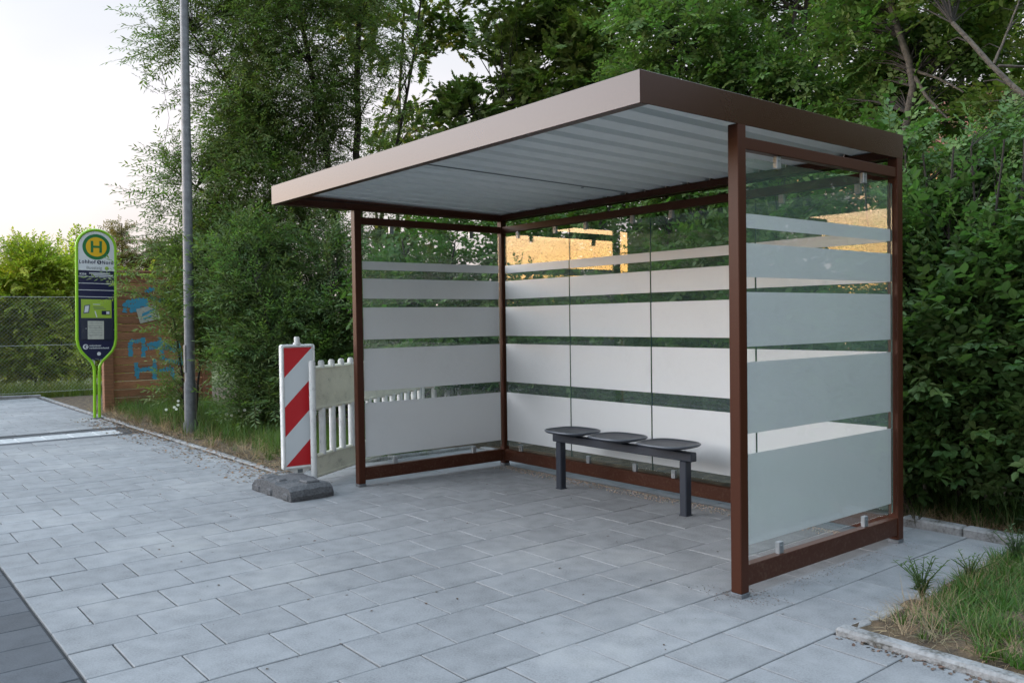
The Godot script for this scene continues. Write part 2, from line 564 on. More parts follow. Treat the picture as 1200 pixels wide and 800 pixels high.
func sky_panorama() -> ImageTexture:
	var w := 768
	var h := 384
	var im := Image.create(w, h, false, Image.FORMAT_RGBF)
	var s := sun_dir()
	var haze := FastNoiseLite.new()
	haze.seed = 6
	haze.frequency = 1.0
	haze.fractal_octaves = 4
	for j in h:
		var th := (j + 0.5) / h * PI
		var y := cos(th)
		var el := PI * 0.5 - th
		for i in w:
			var ph := (i + 0.5) / w * TAU
			var d := Vector3(sin(ph) * sin(th), y, -cos(ph) * sin(th))
			var ang := acos(clampf(d.dot(s), -1, 1))
			var up := clampf(y, 0.0, 1.0)
			var horizon := Vector3(0.58, 0.475, 0.41)
			var zenith := Vector3(0.335, 0.445, 0.555)
			var c := horizon.lerp(zenith, pow(up, 0.5))
			# zenith brightened above the view, added to give more light from overhead
			c *= 1.0 + 1.75 * smoothstep(0.35, 0.95, up)
			# broad evening glow round the place where the sun goes down
			c += Vector3(6.1, 6.1, 6.3) * exp(-pow(ang / 0.53, 2.0))
			# low orange band of the sunset along the horizon
			var daz := Vector2(d.x, d.z).angle_to(Vector2(s.x, s.z))
			var low := exp(-pow(el / 0.15, 4.0)) * exp(-pow(daz / 0.70, 2.0))
			c = c * Vector3.ONE.lerp(Vector3(0.88, 0.47, 0.10), low)
			# thin evening cloud in long soft streaks
			var cl := haze.get_noise_3d(d.x * 2.2, d.y * 7.0, d.z * 2.2)
			c *= 1.0 + 0.16 * clampf(cl, -0.6, 0.6)
			c += Vector3(0.05, 0.015, 0.02) * clampf(cl, 0.0, 0.6)
			if y < 0.0:
				c = c.lerp(Vector3(0.20, 0.20, 0.19), clampf(-y * 8.0, 0.0, 1.0))
			im.set_pixel(i, j, Color(c.x, c.y, c.z))
	return ImageTexture.create_from_image(im)

func _ready() -> void:
	# camera
	cam = Camera3D.new()
	cam.name = "camera"
	cam.position = CAM
	cam.rotation = Vector3(deg_to_rad(-1.4545), deg_to_rad(51.155), deg_to_rad(-0.8116))
	cam.fov = rad_to_deg(2.0 * atan(400.0 / 1004.25))
	cam.near = 0.05
	cam.far = 900.0
	add_child(cam)
	cam.current = true
	# sky and exposure
	var env := Environment.new()
	env.background_mode = Environment.BG_SKY
	var sky := Sky.new()
	var sm := PanoramaSkyMaterial.new()
	sm.panorama = sky_panorama()
	sky.sky_material = sm
	env.sky = sky
	env.tonemap_mode = Environment.TONE_MAPPER_LINEAR
	env.tonemap_exposure = 1.92
	env.sdfgi_enabled = true
	env.ssao_enabled = true
	env.ssil_enabled = true
	var we := WorldEnvironment.new()
	we.name = "world_environment"
	we.environment = env
	add_child(we)
	# the low evening sun, behind the trees across the street
	var sun := DirectionalLight3D.new()
	sun.name = "sun"
	sun.light_color = Color(1.0, 0.78, 0.50)
	sun.light_energy = 1.0
	sun.light_angular_distance = 0.6
	sun.shadow_enabled = true
	add_child(sun)
	sun.look_at_from_position(sun_dir() * 50.0, Vector3.ZERO)

	make_materials()
	print("materials ", Time.get_ticks_msec())
	make_ground()
	print("ground ", Time.get_ticks_msec())
	make_trees()
	print("trees ", Time.get_ticks_msec())
	make_across()
	make_shelter()
	make_bench()
	make_barrier()
	make_stop_sign()
	make_street_things()
	make_small_growth()
	print("done ", Time.get_ticks_msec())

# ------------------------------------------------------------------ ground
var paver_meshes := {}
func paver_mesh(wx: float, lz: float, kind := 0) -> Mesh:
	var key := "%d_%d_%d" % [roundi(wx * 1000), roundi(lz * 1000), kind]
	if not paver_meshes.has(key):
		var st := begin()
		var hx := wx * 0.5
		var hz := lz * 0.5
		var c := 0.0035
		var top := [Vector3(-hx + c, 0, -hz + c), Vector3(hx - c, 0, -hz + c), Vector3(hx - c, 0, hz - c), Vector3(-hx + c, 0, hz - c)]
		var mid := [Vector3(-hx, -c * 0.8, -hz), Vector3(hx, -c * 0.8, -hz), Vector3(hx, -c * 0.8, hz), Vector3(-hx, -c * 0.8, hz)]
		face(st, top, Vector3.UP)
		var outs := [Vector3(0, 0, -1), Vector3(1, 0, 0), Vector3(0, 0, 1), Vector3(-1, 0, 0)]
		for i in 4:
			var k := (i + 1) % 4
			face(st, [top[i], top[k], mid[k], mid[i]], outs[i] + Vector3.UP)
			face(st, [mid[i], mid[k], mid[k] + Vector3.DOWN * 0.05, mid[i] + Vector3.DOWN * 0.05], outs[i])
		if kind == 1:     # guide tile: raised ribs along z
			var n := 6
			for i in n:
				var x := lerpf(-hx + 0.03, hx - 0.03, float(i) / (n - 1))
				kbox(st, Vector3(x - 0.012, -0.002, -hz + 0.006), Vector3(x + 0.012, 0.005, hz - 0.006), 0.003)
		paver_meshes[key] = st.commit()
	return paver_meshes[key]

func in_frame(p: Vector3) -> bool:
	var q := cam.global_transform.affine_inverse() * p
	if q.z > -0.3: return false
	var k := 1004.25 / -q.z
	return absf(q.x * k) < 680 and absf(q.y * k) < 470

# lays the pieces: the 300 nearest in view as parts, the others joined into one part
func lay(parent: Node3D, list: Array, called: String, most := 300) -> void:
	var seen := []
	var rest := []
	for a in list:
		if in_frame(a.at): seen.append(a)
		else: rest.append(a)
	seen.sort_custom(func(a, b): return a.at.distance_squared_to(CAM) < b.at.distance_squared_to(CAM))
	while seen.size() > most:
		rest.append(seen.pop_back())
	for a in seen:
		var o := put_mesh(a.mesh, called, a.mat, parent)
		o.transform = Transform3D(a.basis, a.at)
	var by := {}
	for a in rest:
		if not by.has(a.mat): by[a.mat] = begin()
		by[a.mat].append_from(a.mesh, 0, Transform3D(a.basis, a.at))
	for m in by:
		var o := build(by[m], "far_" + called + "s", m, parent)
		o.set_meta("kind", "stuff")

func sheet(parent: Node, called: String, x0: float, x1: float, z0: float, z1: float, y: float, m: Material) -> MeshInstance3D:
	var st := begin()
	face(st, [Vector3(x0, y, z0), Vector3(x1, y, z0), Vector3(x1, y, z1), Vector3(x0, y, z1)], Vector3.UP)
	return build(st, called, m, parent)

func kerb_line(a: Vector2, b: Vector2, piece: float, wide: float, high: float, sd: int, parent: Node3D) -> void:
	rng.seed = sd
	var d := (b - a)
	var n := maxi(1, roundi(d.length() / piece))
	var ang := -atan2(d.y, d.x)
	for i in n:
		var st := begin()
		cbox(st, Vector3.ZERO, Vector3(d.length() / n - 0.006, high + 0.12, wide), 0.012)
		var o := build(st, "kerb_stone", M.kerb, parent)
		var c := a + d * ((i + 0.5) / n)
		o.position = Vector3(c.x, (high - 0.12) * 0.5 + rng.randf_range(-0.006, 0.004), c.y) - parent.position
		o.rotation = Vector3(rng.randf_range(-0.02, 0.02), ang + rng.randf_range(-0.008, 0.008), rng.randf_range(-0.006, 0.006))

func make_ground() -> void:
	var g := begin()
	# one large sheet to the horizon, a little below the paving
	face(g, [Vector3(-420, -0.075, -420), Vector3(420, -0.075, -420), Vector3(420, -0.075, 420), Vector3(-420, -0.075, 420)], Vector3.UP)
	tag(build(g, "ground", M.meadow), "green meadow ground running out to the horizon", "ground", "", "structure")
	# earth of the planted strip
	var e := begin()
	kbox(e, Vector3(-16.4, -0.3, -9), Vector3(-4.95, -0.02, 0.17), 0.01)
	tag(build(e, "planting_bed_earth", M.soil), "bare earth under the thicket beside the footway", "earth", "", "structure")
	e = begin()
	kbox(e, Vector3(-4.95, -0.3, -9), Vector3(5.5, -0.022, -2.12), 0.01)
	tag(build(e, "hedge_earth", M.soil), "bare earth under the hedge behind the shelter", "earth", "", "structure")
	e = begin()
	rng.seed = 5
	# bed beside the shelter: a slightly humped surface
	var nx := 24
	var nz := 16
	var hump = func(i: int, k: int) -> Vector3:
		var u := float(i) / nx
		var v := float(k) / nz
		var edge := minf(minf(u, 1 - u), minf(v, 1 - v))
		return Vector3(0.60 + u * 4.0, 0.012 + minf(edge * 0.5, 0.07) + 0.012 * sin(i * 2.1 + k * 1.7), -1.98 + v * 1.99)
	for i in nx:
		for k in nz:
			face(e, [hump.call(i, k), hump.call(i + 1, k), hump.call(i + 1, k + 1)], Vector3.UP)
			face(e, [hump.call(i, k), hump.call(i + 1, k + 1), hump.call(i, k + 1)], Vector3.UP)
	tag(build(e, "grass_bed_earth", M.soil), "earth of the kerbed grass bed beside the shelter", "earth", "", "structure")

	# road
	var r := begin()
	kbox(r, Vector3(-120, -0.3, 4.12), Vector3(60, -0.07, 10.6), 0.01)
	tag(build(r, "road", M.asphalt), "dark asphalt carriageway along the bus stop", "road", "", "structure")

	# footway
	var pv := struct("pavement", "footway of grey rectangular concrete slabs in running bond", "pavement")
	sheet(pv, "joint_bed", -16.5, 5.0, 0.2, 2.78, -0.016, M.joint_dark)
	sheet(pv, "joint_bed", -4.9, 0.6, -2.02, 0.2, -0.013, M.joint_dark)
	# sand swept into the joints inside and in front of the shelter
	var sandy := begin()
	var ring := []
	for k in 26:
		var a := TAU * k / 26.0
		var rr := 1.0 + 0.12 * sin(k * 3.3) + 0.08 * sin(k * 5.1)
		ring.append(Vector3(-2.15 + cos(a) * 1.75 * rr, -0.0028, -0.35 + sin(a) * 1.12 * rr))
	for k in 26:
		face(sandy, [Vector3(-2.15, -0.0028, -0.35), ring[k], ring[(k + 1) % 26]], Vector3.UP)
	build(sandy, "joint_sand", M.joint_sand, pv)
	rng.seed = 77
	var list := []
	var pitch := 0.331
	var plen := 0.385
	for k in range(-13, 52):
		var x1 := 0.57 - pitch * k
		var x0 := x1 - pitch
		var xc := (x0 + x1) * 0.5
		if xc < -16.4: continue
		if xc > -9.86 and xc < -9.02: continue
		var z1 := 2.765
		var z0 := 0.31
		if xc > -4.9 and xc < 0.57: z0 = -2.0
		elif xc > 0.57: z0 = 0.115
		var ph := 0.08 if posmod(k, 2) == 0 else 0.272
		var z := ph - plen * 12
		while z < z1:
			var a := maxf(z, z0)
			var b := minf(z + plen, z1)
			if b - a > 0.03:
				var mesh := paver_mesh(pitch - 0.0065, b - a - 0.0065)
				var bs := Basis.from_euler(Vector3(rng.randf_range(-0.0035, 0.0035), rng.randf_range(-0.002, 0.002), rng.randf_range(-0.0035, 0.0035)))
				list.append({"mesh": mesh, "at": Vector3(xc, rng.randf_range(-0.0012, 0.0012), (a + b) * 0.5), "basis": bs, "mat": M["paver%d" % rng.randi_range(0, 4)]})
			z += plen
	lay(pv, list, "paver")
	# dark guide-strip field with white ribbed tiles
	var gs := struct("guide_strip", "white ribbed tactile tiles between dark bands across the footway", "paving")
	var gl := []
	var zz := 0.52
	while zz < 3.7:
		gl.append({"mesh": paver_mesh(0.42, 0.296, 1), "at": Vector3(-9.43, 0.001, zz + 0.15), "basis": Basis.IDENTITY, "mat": M.white_paver})
		for x in [-9.75, -9.11]:
			gl.append({"mesh": paver_mesh(0.205, 0.296), "at": Vector3(x, 0, zz + 0.15), "basis": Basis.IDENTITY, "mat": M["dark_paver%d" % rng.randi_range(0, 2)]})
		zz += 0.3
	lay(gs, gl, "tile", 90)

	# dark border course along the road and the high boarding kerb
	var bs := struct("border_strip", "dark grey slab course along the road edge", "paving")
	sheet(bs, "joint_bed", -17, 5.0, 2.77, 3.98, -0.012, M.joint_dark)
	var bl := []
	var xx := 4.0
	while xx > -16.5:
		var zb := 2.775
		for ln in [0.6, 0.6]:
			bl.append({"mesh": paver_mesh(0.2575, ln - 0.006), "at": Vector3(xx, -0.002 + rng.randf_range(-0.001, 0.001), zb + ln * 0.5), "basis": Basis.IDENTITY, "mat": M["dark_paver%d" % rng.randi_range(0, 2)]})
			zb += ln
		xx -= 0.2625
	lay(bs, bl, "paver", 60)

	var rk := struct("road_kerb", "pale concrete boarding kerb between slabs and road", "kerb")
	kerb_line(Vector2(-17, 4.05), Vector2(5, 4.05), 1.0, 0.13, 0.0, 3, rk)
	var lk := struct("footway_kerb", "low concrete edging along the thicket, partly buried in leaves", "kerb")
	kerb_line(Vector2(-16.35, 0.21), Vector2(-4.95, 0.26), 1.0, 0.065, 0.018, 4, lk)
	kerb_line(Vector2(-4.95, 0.2), Vector2(-4.95, -2.0), 1.0, 0.07, 0.03, 5, lk)
	var fk := struct("footway_end_kerb", "concrete edging at the far end of the footway", "kerb")
	kerb_line(Vector2(-16.45, 0.2), Vector2(-17.6, 4.0), 1.0, 0.1, 0.05, 6, fk)
	var hk := struct("hedge_kerb", "chipped pale concrete edging in front of the hedge", "kerb")
	kerb_line(Vector2(-4.9, -2.06), Vector2(-0.2, -2.06), 1.0, 0.08, 0.02, 7, hk)
	kerb_line(Vector2(-0.19, -2.06), Vector2(0.60, -2.03), 0.42, 0.10, 0.06, 8, hk)
	var bk := struct("bed_kerb", "pale concrete edging framing the grass bed", "kerb")
	kerb_line(Vector2(0.575, 0.07), Vector2(4.6, 0.07), 1.0, 0.08, 0.030, 9, bk)
	kerb_line(Vector2(0.61, 0.03), Vector2(0.61, -1.97), 1.0, 0.065, 0.016, 10, bk)

# ------------------------------------------------------------------ shelter
func make_shelter() -> void:
	var t := thing("bus_shelter", "open bus shelter with brown steel frame, white striped glass walls and flat roof", "bus shelter")
	var pw := 0.064
	var hp := 2.345
	for q in [Vector2(0, 0), Vector2(0, -D), Vector2(-W, 0), Vector2(-W, -D)]:
		var st := begin()
		cbox(st, Vector3(q.x, hp * 0.5 + 0.0115, q.y), Vector3(pw, hp - 0.023, pw), 0.004)
		var post := build(st, "post", M.brown, t)
		st = begin()
		cbox(st, Vector3(q.x, 0.012, q.y), Vector3(pw + 0.003, 0.022, pw + 0.003), 0.002)
		build(st, "base_plate", M.zinc, post)
	# low rails and top rails
	var h := pw * 0.5
	var rails := [[Vector3(-W + h, 0, -D), Vector3(-h, 0, -D)], [Vector3(0, 0, -D + h), Vector3(0, 0, -h)], [Vector3(-W, 0, -D + h), Vector3(-W, 0, -h)]]
	for r in rails:
		var a: Vector3 = r[0]
		var b: Vector3 = r[1]
		var half := Vector3(0, 0, 0.025) if absf(b.x - a.x) > 0.1 else Vector3(0.025, 0, 0)
		var st := begin()
		kbox(st, a - half + Vector3(0, 0.052, 0), b + half + Vector3(0, 0.158, 0), 0.003)
		build(st, "low_rail", M.brown_low, t)
		st = begin()
		kbox(st, a - half + Vector3(0, 2.225, 0), b + half + Vector3(0, 2.285, 0), 0.003)
		build(st, "top_rail", M.brown, t)
	# glazing
	var bands := [[1.843, 1.915], [1.597, 1.768], [1.247, 1.522], [0.808, 1.170], [0.245, 0.706]]
	var panes := []
	var xs := [-W + 0.045, -2.918, -1.976, -1.0, -0.045]
	for i in 4:
		panes.append([Vector3(xs[i] + 0.003, 0, -D), Vector3(xs[i + 1] - 0.003, 0, -D), Vector3(0, 0, 1)])
	panes.append([Vector3(0, 0, -D + 0.045), Vector3(0, 0, -0.045), Vector3(-1, 0, 0)])
	panes.append([Vector3(-W, 0, -D + 0.045), Vector3(-W, 0, -0.045), Vector3(1, 0, 0)])
	for pn in panes:
		var a: Vector3 = pn[0]
		var b: Vector3 = pn[1]
		var inw: Vector3 = pn[2]
		var st := begin()
		kbox(st, a - inw * 0.004 + Vector3(0, 0.19, 0), b + inw * 0.004 + Vector3(0, 2.19, 0), 0.0008)
		var g := build(st, "glass_pane", M.glass, t)
		# dark polished edges
		var along := (b - a).normalized()
		for e in [[a, -1.0], [b, 1.0]]:
			st = begin()
			var c: Vector3 = e[0] + along * float(e[1]) * 0.0009
			kbox(st, c - inw * 0.004 - along * 0.0007 + Vector3(0, 0.19, 0), c + inw * 0.004 + along * 0.0007 + Vector3(0, 2.19, 0), 0.0002)
			build(st, "edge", M.glass_edge, g)
		for bd in bands:
			st = begin()
			kbox(st, a + inw * 0.0052 + Vector3(0, bd[0], 0) + along * 0.004, b + inw * 0.0062 + Vector3(0, bd[1], 0) - along * 0.004, 0.0003)
			build(st, "white_band", M.film, g)
		# clamps on both rails
		for f in [0.22, 0.80]:
			var c: Vector3 = a.lerp(b, f)
			for y in [0.19, 2.195]:
				st = begin()
				var half := along * 0.02 + inw.abs() * 0.013
				kbox(st, c - half + Vector3(0, y - 0.034, 0), c + half + Vector3(0, y + 0.03, 0), 0.003)
				for s in [-1.0, 1.0]:
					tube(st, [c + inw * s * 0.012 + Vector3(0, y + 0.008, 0), c + inw * s * 0.017 + Vector3(0, y + 0.008, 0)], [0.007, 0.006], 8)
				build(st, "clamp", M.steel, g)
	# roof
	var x0 := -W - 0.035
	var x1 := 0.032
	var z0 := -D - 0.04
	var z1 := 0.73
	var y0 := 2.340
	var y1 := 2.486
	var roof := Node3D.new()
	roof.name = "roof"
	t.add_child(roof)
	var th := 0.004
	var fas := [[Vector3(x0, y0, z1 - th), Vector3(x1, y1, z1)], [Vector3(x0, y0, z0), Vector3(x1, y1, z0 + th)], [Vector3(x1 - th, y0, z0 + th + 0.0005), Vector3(x1, y1, z1 - th - 0.0005)], [Vector3(x0, y0, z0 + th + 0.0005), Vector3(x0 + th, y1, z1 - th - 0.0005)]]
	for f in fas:
		var st := begin()
		kbox(st, f[0], f[1], 0.0015)
		build(st, "fascia", M.fascia, roof)
	# inward flange along the foot of the fascia
	var fl := 0.055
	var st2 := begin()
	kbox(st2, Vector3(x0 + th + 0.001, y0 + 0.001, z1 - th - fl), Vector3(x1 - th - 0.001, y0 + 0.005, z1 - th - 0.001), 0.001)
	build(st2, "flange", M.brown, roof)
	st2 = begin()
	kbox(st2, Vector3(x0 + th + 0.001, y0 + 0.0015, z0 + th), Vector3(x0 + th + fl, y0 + 0.0055, z1 - th - fl - 0.001), 0.001)
	build(st2, "flange", M.brown, roof)
	# carrying beams over the back wall and the side walls
	for bm in [[Vector3(x0 + 0.07, y0 + 0.0065, -D - 0.03), Vector3(x1 - 0.01, 2.398, -D + 0.03)], [Vector3(-W - 0.026, y0 + 0.0066, -D + 0.034), Vector3(-W + 0.03, 2.392, z1 - 0.065)]]:
		st2 = begin()
		kbox(st2, bm[0], bm[1], 0.003)
		build(st2, "beam", M.brown, roof)
	# trapezoidal sheet, ribs running front to back, falling a little to the back
	st2 = begin()
	var px := x0 + 0.012
	var prof := []
	var pit := 0.213
	while px < x1 - 0.012:
		for q in [[0.0, 0.0], [0.125, 0.0], [0.141, 0.042], [0.197, 0.042]]:
			var X: float = px + q[0]
			if X < x1 - 0.008: prof.append(Vector2(X, q[1]))
		px += pit
	prof.append(Vector2(x1 - 0.007, prof[-1].y))
	var zf := z1 - 0.006
	var zb := z0 + 0.006
	for i in prof.size() - 1:
		var a: Vector2 = prof[i]
		var b: Vector2 = prof[i + 1]
		for lay_ in [[0.0, Vector3.DOWN], [0.0012, Vector3.UP]]:
			var o: float = lay_[0]
			face(st2, [Vector3(a.x, 2.438 + a.y + o, zf), Vector3(b.x, 2.438 + b.y + o, zf), Vector3(b.x, 2.402 + b.y + o, zb), Vector3(a.x, 2.402 + a.y + o, zb)], lay_[1])
	build(st2, "corrugated_sheet", M.sheet, roof)
	# dark lap joint and a bolt in the middle of the ceiling
	st2 = begin()
	var fall := 0.036 / (zf - zb)
	var za := -1.50
	var zc := 0.66
	var ya := 2.402 + (za - zb) * fall - 0.004
	var yc := 2.402 + (zc - zb) * fall - 0.004
	cbox(st2, Vector3(SEAM, (ya + yc) * 0.5, (za + zc) * 0.5), Vector3(0.009, 0.006, zc - za), 0.001, Basis(Vector3.RIGHT, -atan2(yc - ya, zc - za)))
	var lap := build(st2, "lap_joint", M.print_grey, roof)
	st2 = begin()
	tube(st2, [Vector3(SEAM, 2.401, -1.0), Vector3(SEAM, 2.392, -1.0)], [0.012, 0.010], 8)
	build(st2, "bolt", M.steel, lap)

# ------------------------------------------------------------------ bench
func make_bench() -> void:
	var t := thing("bench", "anthracite metal bench with three round-cornered seats on two legs", "bench", Vector3(-1.98, 0, -1.18))
	for x in [-0.655, 0.655]:
		var st := begin()
		cbox(st, Vector3(x, 0.195, 0), Vector3(0.062, 0.386, 0.062), 0.006)
		var leg := build(st, "leg", M.bench, t)
		st = begin()
		cbox(st, Vector3(x, 0.004, 0), Vector3(0.068, 0.008, 0.068), 0.002)
		build(st, "foot_plate", M.bench, leg)
	var sb := begin()
	cbox(sb, Vector3(0.005, 0.421, 0), Vector3(1.46, 0.064, 0.062), 0.006)
	build(sb, "beam", M.bench, t)
	for k in 3:
		var xc := -0.50 + k * 0.505
		var st := begin()
		# shallow pan with rolled rim: superellipse rings
		var rings := [[0.0, 0.488], [0.55, 0.489], [0.85, 0.495], [0.955, 0.503], [0.99, 0.503], [1.0, 0.496], [0.985, 0.486], [0.94, 0.480], [0.5, 0.474], [0.0, 0.473]]
		var n := 40
		var P = func(r: Array, i: int) -> Vector3:
			var a := TAU * i / n
			var c := cos(a)
			var s := sin(a)
			return Vector3(xc + signf(c) * pow(absf(c), 0.66) * 0.212 * r[0], r[1], signf(s) * pow(absf(s), 0.66) * 0.185 * r[0] + 0.01)
		for j in rings.size() - 1:
			for i in n:
				var q := [P.call(rings[j], i), P.call(rings[j], i + 1), P.call(rings[j + 1], i + 1), P.call(rings[j + 1], i)]
				var up := Vector3.UP if j < 4 else Vector3.DOWN
				if j == 4 or j == 5: up = (q[0] - Vector3(xc, 0.48, 0))
				if j == 0: q.remove_at(1)
				elif j == rings.size() - 2: q.remove_at(2)
				face(st, q, up)
		var seat := build(st, "seat", M.bench, t)
		st = begin()
		var rimp := []
		for i in n + 1: rimp.append(P.call([0.99, 0.4965], i))
		var rr := []
		for i in n + 1: rr.append(0.0085)
		tube(st, rimp, rr, 6, false)
		build(st, "rim", M.bench_edge, seat)
		st = begin()
		cbox(st, Vector3(xc, 0.463, 0), Vector3(0.16, 0.019, 0.10), 0.003)
		build(st, "bracket", M.bench, seat)

# ------------------------------------------------------------------ barrier and beacon
func make_barrier() -> void:
	var f := thing("beacon_foot", "heavy dark recycled rubber foot plate under the striped beacon", "base", Vector3(-4.05, 0, 0.56), deg_to_rad(2))
	var st := begin()
	# chunky slab with sloped ends and a raised grip
	var out := PackedVector2Array([Vector2(-0.31, 0.0), Vector2(-0.33, 0.05), Vector2(-0.29, 0.10), Vector2(-0.18, 0.115), Vector2(-0.13, 0.13), Vector2(0.10, 0.12), Vector2(0.14, 0.11), Vector2(0.33, 0.115), Vector2(0.385, 0.085), Vector2(0.40, 0.04), Vector2(0.39, 0.0)])
	var fn := FastNoiseLite.new()
	fn.seed = 8
	fn.frequency = 9.0
	var prof := []
	for i in out.size() - 1:
		var nseg := maxi(1, int(out[i].distance_to(out[i + 1]) / 0.035))
		for k in nseg: prof.append(out[i].lerp(out[i + 1], float(k) / nseg))
	prof.append(out[out.size() - 1])
	var slices := 11
	var PT = func(i: int, k: int) -> Vector3:
		var z := lerpf(-0.185, 0.185, float(k) / slices)
		var pinch := 1.0 - 0.10 * pow(absf(z) / 0.185, 4.0)
		var p := Vector3(prof[i].x * (1.0 - 0.03 * pow(absf(z) / 0.185, 3.0)), prof[i].y * pinch, z)
		var q := Vector3(fn.get_noise_3dv(p), fn.get_noise_3dv(p + Vector3(7, 0, 0)), fn.get_noise_3dv(p + Vector3(0, 7, 0)))
		return p + q * Vector3(0.009, 0.009 if p.y > 0.01 else 0.0, 0.009)
	for i in prof.size() - 1:
		for k in slices:
			var o: Vector3 = PT.call(i, k) - Vector3(0, 0.04, 0)
			face(st, [PT.call(i, k), PT.call(i + 1, k), PT.call(i + 1, k + 1)], o * Vector3(1, 3, 0))
			face(st, [PT.call(i, k), PT.call(i + 1, k + 1), PT.call(i, k + 1)], o * Vector3(1, 3, 0))
	for k in [0, slices]:
		for i in prof.size() - 1:
			var a: Vector3 = PT.call(i, k)
			var b: Vector3 = PT.call(i + 1, k)
			face(st, [a, b, Vector3(b.x, 0, b.z), Vector3(a.x, 0, a.z)], Vector3(0, 0, -1 if k == 0 else 1))
	build(st, "slab", M.rubber, f)
	for q in [[-0.17, 0.09, 0.14, 0.12], [0.24, -0.05, 0.14, 0.12], [0.05, 0.10, 0.07, 0.07]]:
		st = begin()
		cbox(st, Vector3(q[0], 0.118, q[1]), Vector3(q[2], 0.028, q[3]), 0.010)
		build(st, "boss", M.rubber, f)
	# feet under the front edge
	for x in [-0.22, 0.0, 0.3]:
		st = begin()
		cbox(st, Vector3(x, 0.03, 0.17), Vector3(0.10, 0.058, 0.05), 0.012)
		build(st, "lug", M.rubber, f)

	var b := thing("guide_beacon", "red and white diagonally striped traffic beacon board", "traffic beacon", Vector3(-4.28, -0.02, 0.368), deg_to_rad(90 - 4))
	# local x runs towards world -z, local z faces the camera side
	st = begin()
	var w := 0.15
	var out2 := PackedVector2Array()
	for c in [[w - 0.02, 1.235 - 0.02, 0.0], [-w + 0.02, 1.235 - 0.02, 90.0], [-w + 0.02, 0.165 + 0.02, 180.0], [w - 0.02, 0.165 + 0.02, 270.0]]:
		for k in 4:
			var a: float = deg_to_rad(c[2] + k * 30.0)
			out2.append(Vector2(c[0] + cos(a) * 0.02, c[1] + sin(a) * 0.02))
	plate(st, out2, -0.028, 0.022)
	var body := build(st, "board", M.white_plastic, b)
	# frame lip round the face
	st = begin()
	for q in [[-w + 0.011, 0.70, 0.018, 1.03], [w - 0.011, 0.70, 0.018, 1.03], [0.0, 1.222, 0.26, 0.018], [0.0, 0.18, 0.26, 0.018]]:
		cbox(st, Vector3(q[0], q[1], 0.025), Vector3(q[2], q[3], 0.010), 0.004)
	build(st, "lip", M.white_plastic, body)
	var ix := 0.126
	var ya := 1.208
	var yb := 0.196
	var H := ya - yb
	# diagonal fields: value on the falling line, a quarter of the height each
	var fields := [[-0.25, 0.0, true], [0.0, 0.25, true], [0.25, 0.5, false], [0.5, 0.75, true], [0.75, 1.0, false], [1.0, 1.25, true]]
	for q in fields:
		var pts := []
		var poly := PackedVector2Array([Vector2(-ix, ya - H * q[0]), Vector2(-ix, ya - H * q[1]), Vector2(ix, ya - H * (q[1] - 0.25)), Vector2(ix, ya - H * (q[0] - 0.25))])
		var clip := Geometry2D.intersect_polygons(poly, PackedVector2Array([Vector2(-ix, yb), Vector2(ix, yb), Vector2(ix, ya), Vector2(-ix, ya)]))
		for c in clip:
			st = begin()
			plate(st, c, 0.0225, 0.0245)
			build(st, "red_stripe" if q[2] else "white_stripe", M.red if q[2] else M.reflector, body)
	# spigot, foot tongue and type plate
	st = begin()
	tube(st, [Vector3(0, 1.234, 0), Vector3(0, 1.248, 0), Vector3(0, 1.250, 0), Vector3(0, 1.292, 0), Vector3(0, 1.300, 0)], [0.034, 0.034, 0.024, 0.024, 0.018], 14)
	build(st, "lamp_spigot", M.white_plastic, b)
	st = begin()
	plate(st, PackedVector2Array([Vector2(-0.11, 0.165), Vector2(0.11, 0.165), Vector2(0.035, 0.128), Vector2(0.03, 0.09), Vector2(-0.03, 0.09), Vector2(-0.035, 0.128)]), -0.022, 0.018)
	build(st, "tongue", M.white_plastic, b)
	st = begin()
	cbox(st, Vector3(0.0, 0.148, 0.0195), Vector3(0.045, 0.03, 0.002), 0.0005)
	build(st, "type_plate", M.print_grey, b)

	barrier_fence(Vector2(-4.17, 0.285), Vector2(-5.36, -1.56), "grubby white plastic barrier fence standing against the striped beacon")
	barrier_fence(Vector2(-5.46, -1.66), Vector2(-5.35, -3.75), "white plastic barrier fence standing behind the shelter's left glass wall".replace("left ", "side "))

